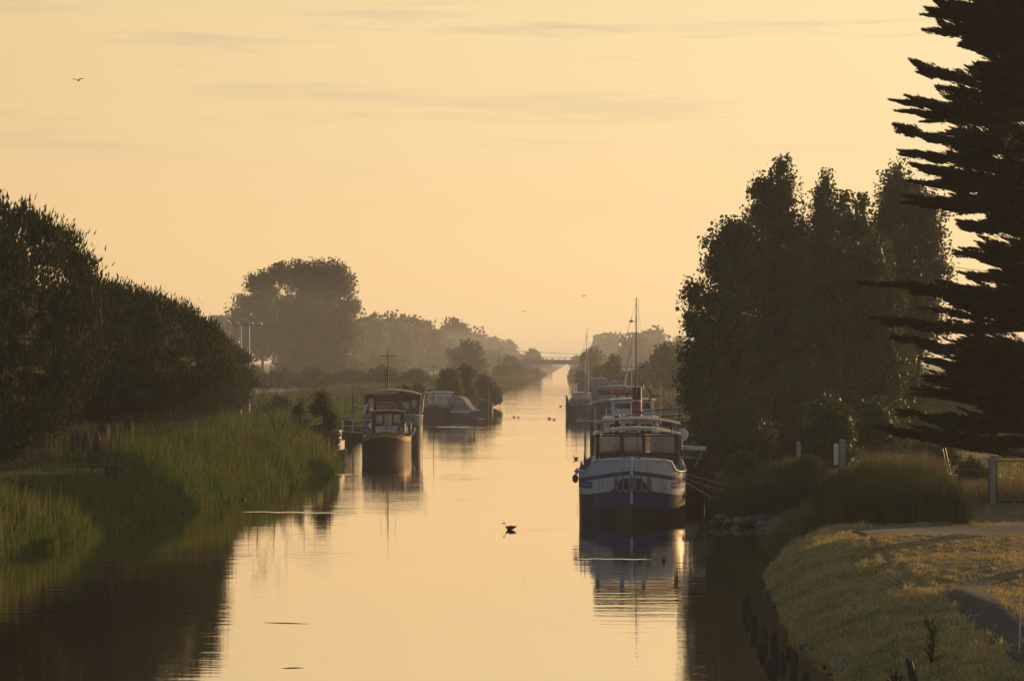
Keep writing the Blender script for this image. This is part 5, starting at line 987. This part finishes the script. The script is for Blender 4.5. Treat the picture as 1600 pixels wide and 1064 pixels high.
# --- L4
D4 = 259.0
c4 = empty('cabin_cruiser', ((751-800)*D4/FPX, D4-1, 0), R(66), 'small cruiser with rounded white canopy cabin and sloping foredeck', 'boat')
H4l = Hull(6.2, 2.3, lambda y: 1.25+.3*max(0, 1-y/3)**2, Lb=2.6, p=1.9, flare=.5, rake=.5, Ls=1.2); H4l.build(c4, [M['greyhull'], M['white']], lambda c, s_: 1 if c.z > s_-.3 else 0, ny=40, nv=16, deck=M['white'], deckdrop=.1)
mb = MB(); mb.poly([(0, 1.0, 1.3), (0, 2.0, 2.1), (0, 2.7, 2.9), (0, 3.4, 3.25), (0, 4.8, 3.3), (0, 5.5, 2.9), (0, 5.7, 1.4)], 1.9, (1, 0, 0)); mb.obj('canopy', [M['canvas']], c4)
for y_ in (3.0, 4.0, 4.9): mb = MB(); mb.box((.96, y_, 2.45), (.02, .7, .55)); mb.obj('window', [M['litglass']], c4)
for y_ in (3.0, 4.0, 4.9): mb = MB(); mb.box((-.96, y_, 2.45), (.02, .7, .55)); mb.obj('window', [M['litglass']], c4)
c4.scale = (.76, .76, .88)
# --- L5 barge
c5 = empty('low_barge', ((758-800)*303/FPX, 303, 0), .0, 'low dark flat barge at the foot of the shore bushes', 'barge')
H5l = Hull(10, 2.3, lambda y: 1.05, Lb=.8, p=3.5, flare=.1, rake=.1); H5l.build(c5, [M['blackhull']], lambda c, s_: 0, ny=20, nv=6, deck=M['wood']); mb = MB(); mb.box((-.3, 4, 1.25), (1.4, 3, .6)); mb.cyl((.7, 1, 1), (.7, 1, 2.2), .05); mb.obj('deck_box', [M['greyhull']], c5)

# ------------------------------------------------------------------ bridge
BD = 850.0
br_ = empty('bridge', ((862-800)*BD/FPX, BD, 0), 0, 'long low road bridge crossing the canal in the haze', 'bridge')
mb = MB(); mb.box((12, 0, 6.45), (54, 8, 1.7)); mb.box((12, 0, 7.36), (54.4, 9, .15)); mb.obj('deck', [M['concrete']], br_)
mb = MB()
for i_ in range(22): mb.box((-14.5+i_*2.5, -4.3, 7.95), (.14, .14, 1.1))
mb.box((12, -4.3, 8.5), (54, .16, .14)); mb.box((12, -4.3, 8.0), (54, .08, .08)); mb.obj('parapet', [M['concrete']], br_)
mb = MB()
for i_ in range(22): mb.box((-14.5+i_*2.5, 4.3, 7.95), (.14, .14, 1.1))
mb.box((12, 4.3, 8.5), (54, .16, .14)); mb.obj('parapet', [M['concrete']], br_)
for sx in (-1, 1): mb = MB(); mb.box((2.5+sx*12.5, 0, 2.8), (1.5, 7, 5.6)); mb.obj('pier', [M['concrete']], br_)

# ------------------------------------------------------------------ street lamps, wires, birds
def lamp(px, D, label):
    x = (px-800)*D/FPX; z0 = float(gz(x, D)); t_ = empty('street_lamp', (x, D, z0), 0, label, 'street lamp', 'twin armed street lamps behind the pines'); h_ = CAMH+(HY-508)*D/FPX-z0
    mb = MB(); mb.cyl((0, 0, 0), (0, 0, h_), .11, .07, 10); mb.obj('pole', [M['steel']], t_)
    mb = MB(); mb.tube([(-1.05, 0, h_+.15), (0, 0, h_), (1.05, 0, h_+.05)], .05, 6); mb.obj('arm', [M['steel']], t_)
    for sx in (-1, 1): mb = MB(); mb.ball((sx*1.1, 0, h_+.12), (.24, .18, .16)); mb.cyl((sx*1.1, 0, h_+.16), (sx*1.1, 0, h_+.34), .2, .08, 10); mb.obj('lamp_head', [M['alu']], t_)
lamp(376, 208, 'left one of the two pale twin armed street lamps'); lamp(389, 204, 'right one of the two pale twin armed street lamps')
mb = MB(); a = W(778, 574, 640); b = W(783, 544, 640); mb.cyl(a, b, .16, .1, 6); o_ = mb.obj('utility_pole', [M['wood']]); tag(o_, 'thin leaning pole in haze before the far left wood', 'pole')
def cable(p, q, sag, label, r=.03):
    p, q = Vector(p), Vector(q); P = [p.lerp(q, i_/16)-Vector((0, 0, sag*4*(i_/16)*(1-i_/16))) for i_ in range(17)]; mb = MB(); mb.tube(P, r, 4); o_ = mb.obj('overhead_cable', [M['darkmetal']]); tag(o_, label, 'cable')
cable(W(783, 545, 640), W(1000, 551, 700), 1.0, 'thin overhead cable sagging above the bridge', .06)
cable(W(1440, 408, 160), W(1700, 420, 170), .6, 'upper thin overhead cable between poplars and cypress', .02)
cable(W(1440, 413, 160), W(1700, 426, 170), .6, 'lower thin overhead cable between poplars and cypress', .02)
# mooring ropes
def rope(p, q, sag, label, r=.02):
    p, q = Vector(p), Vector(q); P = [p.lerp(q, i_/12)-Vector((0, 0, sag*4*(i_/12)*(1-i_/12))) for i_ in range(13)]; mb = MB(); mb.tube(P, r, 5); o_ = mb.obj('mooring_rope', [M['rope']]); tag(o_, label, 'rope', 'mooring ropes of the blue barge')
rope((8.1, 98.5, 2.1), (12.1, 100, 1.15), .1, 'upper mooring rope from the blue barge to the bank')
rope((8.1, 98.6, 1.9), (12.2, 97.5, .95), .2, 'lower mooring rope from the blue barge to the bank')
rope((7.9, 97.2, 1.95), (11.2, 94.6, .5), .25, 'slack mooring rope nearest the pale rocks')
def duck(px, py, D, rz, sc, label, name='duck'):
    p = wat(px, py); t_ = empty(name, (p[0], p[1], 0), rz, label, 'duck'); mb = MB()
    V = []; prof = [(-.30, .01, .16), (-.24, .05, .13), (-.12, .10, .09), (0, .115, .07), (.12, .10, .08), (.19, .055, .13), (.21, .035, .20), (.225, .035, .26), (.25, .042, .30), (.29, .035, .31), (.32, .010, .295)]
    n = 12
    for x_, r, z_ in prof:
        for i_ in range(n): a_ = 2*math.pi*i_/n; V.append((-x_*sc, r*math.cos(a_)*sc, (z_+r*.75*math.sin(a_))*sc))
    mb.add(V, [(j*n+i_, j*n+(i_+1) % n, (j+1)*n+(i_+1) % n, (j+1)*n+i_) for j in range(len(prof)-1) for i_ in range(n)], 0, True); mb.obj('body', [M['feather']], t_)
    mb = MB(); mb.cyl((-.31*sc, 0, .29*sc), (-.37*sc, 0, .27*sc), .018*sc, .012*sc, 6); mb.obj('beak', [M['wood']], t_)
    mb = MB()
    for s_ in (-1, 1): mb.ball((.05*sc, s_*.095*sc, .12*sc), (.17*sc, .03*sc, .06*sc))
    mb.obj('wing', [M['feather']], t_); return t_
duck(797, 827.5, 91, R(5), 1.0, 'dark duck swimming alone in the middle of the canal')
duck(900, 717.5, 0, R(40), .9, 'dark duck swimming close to the blue barge bow')
duck(858, 654.5, 0, R(0), 1.0, 'larger of the paired ducks left of the grey barge'); duck(866, 656, 0, R(170), .8, 'smaller of the paired ducks left of the grey barge')
duck(803, 652, 0, R(0), .8, 'left duck of the far pair in mid canal'); duck(810, 652.3, 0, R(180), .7, 'right duck of the far pair in mid canal')
duck(876, 635, 0, R(180), .9, 'lone far duck ahead of the grey barge'); duck(1037, 876.5, 0, R(90), .55, 'small dark grebe trailing a ripple before the blue barge', 'grebe')
def bird(p, s, label, rz=.4, fl=.5):
    t_ = empty('bird', p, rz, label, 'bird', 'birds flying in the sky'); mb = MB(); mb.ball((0, 0, 0), (.16*s, .05*s, .05*s), 0, 10); mb.cyl((-.14*s, 0, 0), (-.22*s, 0, -.01), .02*s, .004, 6); mb.poly([(.12*s, 0, 0), (.28*s, -.06*s, 0), (.28*s, .06*s, 0)], .01, (0, 0, 1)); mb.obj('body', [M['feather']], t_)
    for sy in (-1, 1): mb = MB(); mb.poly([(-.07*s, sy*.03*s, .01), (-.06*s, sy*.25*s, fl*.25*s), (.05*s, sy*.5*s, fl*.18*s), (.06*s, sy*.22*s, fl*.2*s), (.08*s, sy*.03*s, .01)], .012, (0, 0, 1)); mb.obj('wing', [M['feather']], t_)
bird(W(122, 126, 110), .75, 'largest flying bird, high at the upper left', 1.2); bird(W(912, 463, 160), .5, 'tiny bird flying left of the tall boat mast', .8); bird(W(818, 487, 180), .5, 'tiny bird flying above the bridge', .3)
# floating sticks
for (x0, y0, x1, y1, lab) in ((412, 972.5, 481, 974.5, 'long thin stick floating in the lower left water'), (440, 1044, 474, 1043, 'short stick floating at the bottom of the picture')):
    p, q = wat(x0, y0), wat(x1, y1); m_ = (p+q)/2; mb = MB(); mb.tube([(p[0], p[1], .0), (m_[0], m_[1]+.03, .012), (q[0], q[1], .0)], [.006, .010, .005], 6); o_ = mb.obj('floating_stick', [M['wetwood']]); tag(o_, lab, 'stick')

# ------------------------------------------------------------------ left bank things
fp = empty('fishing_platform', W(150, 727, 99), 0, 'wooden fishing platform with two slanting poles in the left reeds', 'platform'); fp.location.z = 0
for y_ in (-.22, .28): mb = MB(); mb.box((-.1+y_*.6, y_, 2.38), (2.9, .42, .07)); mb.obj('plank', [M['wood']], fp)
mb = MB(); mb.box((1.0, .1, 1.55), (.62, .7, 1.5)); 
for x_ in (-.9, -.2, .5): mb.cyl((x_, .1, .3), (x_, .1, 2.34), .05)
mb.obj('support', [M['wood']], fp)
for x_ in (.62, .98): mb = MB(); mb.cyl((x_, 0, 2.42), (x_+.22, .3, 4.75), .035, .025); mb.obj('pole', [M['darkmetal']], fp)
mb = MB(); mb.tube([(.8, .2, 4.4), (-.8, .5, 4.2)], .012); mb.obj('cord', [M['rope']], fp)
rk = empty('net_rack', W(128, 716, 108), 0, 'rack of posts and wires for hanging nets under the pines', 'rack'); rk.location.z = 1.5
mb = MB()
for x_ in (-1.1, .35, 1.9): mb = MB(); mb.cyl((x_, 0, 0), (x_-.04, 0, 2.2), .03); mb.obj('post', [M['darkmetal']], rk)
mb = MB()
for z_ in (1.75, 2.05): mb.cyl((-1.1, 0, z_), (1.9, 0, z_-.05), .010)
mb.obj('wires', [M['darkmetal']], rk)
for i_, (px, py, sc, lab) in enumerate(((114, 693, 1.0, 'brown hanging fish trap, first from the left of the rack'), (123, 687, .85, 'brown hanging fish trap half behind the first one'), (134, 692, 1.0, 'brown hanging fish trap in the middle of the rack'), (152, 690, 1.15, 'tallest brown hanging fish trap, beside the grey board'))):
    t_ = empty('fish_trap', W(px, py, 107.6+.3*i_), 0, lab, 'fish trap', 'fish traps hanging from the rack'); mb = MB(); mb.lathe((0, 0, 0), [(.02, -.52*sc), (.17, -.45*sc), (.21, -.2*sc), (.19, .1*sc), (.13, .35*sc), (.05, .52*sc), (.01, .6*sc)], 14); mb.obj('net', [M['wicker']], t_)
    mb = MB(); [mb.torus((0, 0, z_*sc), r_, .012, 'Z', 18, 6) for z_, r_ in ((-.45, .175), (-.2, .215), (.1, .195), (.35, .135))]; mb.cyl((0, 0, .55*sc), (0, 0, 1.0*sc), .01); mb.obj('hoops', [M['darkmetal']], t_)
sb = empty('grey_board', W(181, 722, 112), R(6), 'grey upright slanted board beside the hanging fish traps', 'board'); sb.location.z = 1.55
mb = MB(); mb.poly([(-.85, 0, -.1), (.75, 0, -.1), (.8, 0, 1.5), (-.45, 0, 1.5)], .12, (0, 1, 0)); mb.obj('panel', [M['canvas']], sb); mb = MB(); mb.box((.17, -.03, 1.54), (1.3, .22, .06)); mb.obj('top_rail', [M['alu']], sb); mb = MB(); mb.box((.5, -.075, 1.2), (.45, .02, .2)); mb.obj('slot', [M['darkglass']], sb)
qw = MB(); qw.box((-24.0, 100, 1.35), (5, .5, 1.1)); qw.box((-24.0, 100, 1.93), (5.2, .6, .06)); o_ = qw.obj('quay_wall', [M['concrete']]); tag(o_, 'low concrete wall under the largest pine', 'wall')
for i_ in range(3):
    p = W(262+9*i_, 662, 128); mb = MB(); mb.ball((0, 0, .0), (.22, .3, .12)); mb.box((0, 0, .1), (.5, .08, .04)); o_ = mb.obj('white_crate', [M['white']], None, (p[0], p[1], 3.25)); bpy.data.objects.remove(o_)

# ------------------------------------------------------------------ right bank things
def cpost(px, D, h_, label, w_=.19):
    x = (px-800)*D/FPX; z = float(gz(x, D)); mb = MB(); mb.box((0, 0, h_/2-.2), (w_, w_, h_+.4)); mb.box((0, 0, h_+.03), (w_*.9, w_*.9, .06), taper=.6)
    for k_ in range(6): mb.box((0, -w_/2-.004, .3+k_*.3), (w_*.5, .012, .02))
    o_ = mb.obj('concrete_post', [M['concrete']], None, (x, D, z)); tag(o_, label, 'post', 'concrete posts on the right bank'); return (x, D, z)
cpost(1248, 99, 1.85, 'left concrete post under the poplars'); q = cpost(1316, 97, 1.95, 'right concrete post, with the pale sign beside it', .24)
ns_ = empty('sign_board', (q[0]-.28, q[1]-.1, q[2]), R(38), 'pale folded sign board against the right concrete post', 'sign'); mb = MB(); mb.box((0, 0, 1.3), (.35, .03, 1.0)); mb.obj('panel', [M['white']], ns_); mb = MB(); mb.cyl((.17, 0, 0), (.17, 0, 1.8), .02); mb.obj('leg', [M['steel']], ns_)
GD = 86.0; gx = (1551-800)*GD/FPX
gt = empty('metal_gate', (gx, GD, float(gz(gx, GD))), R(-2), 'dark metal bar gate at the right edge', 'gate')
mb = MB(); mb.box((.02, .12, .95), (.22, .22, 2.1)); mb.box((.02, .12, 2.03), (.24, .24, .05)); mb.obj('gate_post', [M['concrete']], gt)
mb = MB(); mb.cyl((-.16, 0, -.1), (-.16, 0, 1.95), .025); mb.box((1.9, 0, 1.83), (3.5, .05, .05)); mb.box((1.9, 0, .12), (3.5, .05, .05)); mb.box((.17, 0, .97), (.05, .05, 1.75)); mb.obj('gate_frame', [M['darkmetal']], gt)
mb = MB()
for k_ in range(27): mb.cyl((.3+k_*.125, 0, .14), (.3+k_*.125, 0, 1.81), .009, .009, 6)
mb.obj('bars', [M['darkmetal']], gt)
mf = empty('black_frame', (W(1472, 750, 96)[0], 96, 1.65), 0, 'black angular metal frame beside the yellow green bush', 'frame'); mb = MB(); mb.tube([(-.75, 0, 0), (-.75, 0, 1.72), (.12, 0, 1.75), (.42, 0, .35)], .04, 7); mb.tube([(-.75, .6, 0), (-.75, .6, 1.72), (.12, .6, 1.75), (.42, .6, .35)], .03, 7); mb.obj('frame_tubes', [M['darkmetal']], mf)
mb = MB(); mb.box((.78, 0, .42), (.65, .5, .06)); mb.box((.95, -.1, .35), (.2, .3, .06)); mb.cyl((.6, 0, 0), (.6, 0, .4), .03); mb.cyl((1.0, 0, 0), (1.0, 0, .4), .03); mb.obj('seat', [M['alu']], mf)
wf = empty('wire_fence', (15.8, 97, 1.7), 0, 'thin wire fence running from the concrete post to the gate', 'fence'); mb = MB()
for z_ in (.3, .7, 1.1, 1.5): mb.cyl((0, 0, z_), (4.5, -11, z_), .006, .006, 4)
mb.obj('wires', [M['steel']], wf)
for k_ in (.35, .68): mb = MB(); mb.cyl((4.5*k_, -11*k_, -.2), (4.5*k_, -11*k_, 1.6), .025); mb.obj('post', [M['darkmetal']], wf)

# ------------------------------------------------------------------ haze
hm = bpy.data.materials.new('morning_haze'); hm.use_nodes = True; t = hm.node_tree; t.nodes.clear(); pv = t.nodes.new('ShaderNodeVolumePrincipled')
pv.inputs['Color'].default_value = (.94, .97, 1.0, 1); pv.inputs['Density'].default_value = .00035; pv.inputs['Anisotropy'].default_value = .25
o_ = t.nodes.new('ShaderNodeOutputMaterial'); t.links.new(pv.outputs[0], o_.inputs['Volume'])
mb = MB(); mb.box((0, 1570, 10.9), (3300, 3340, 28.2)); hz = mb.obj('haze', [hm]); tag(hz, kind='stuff')
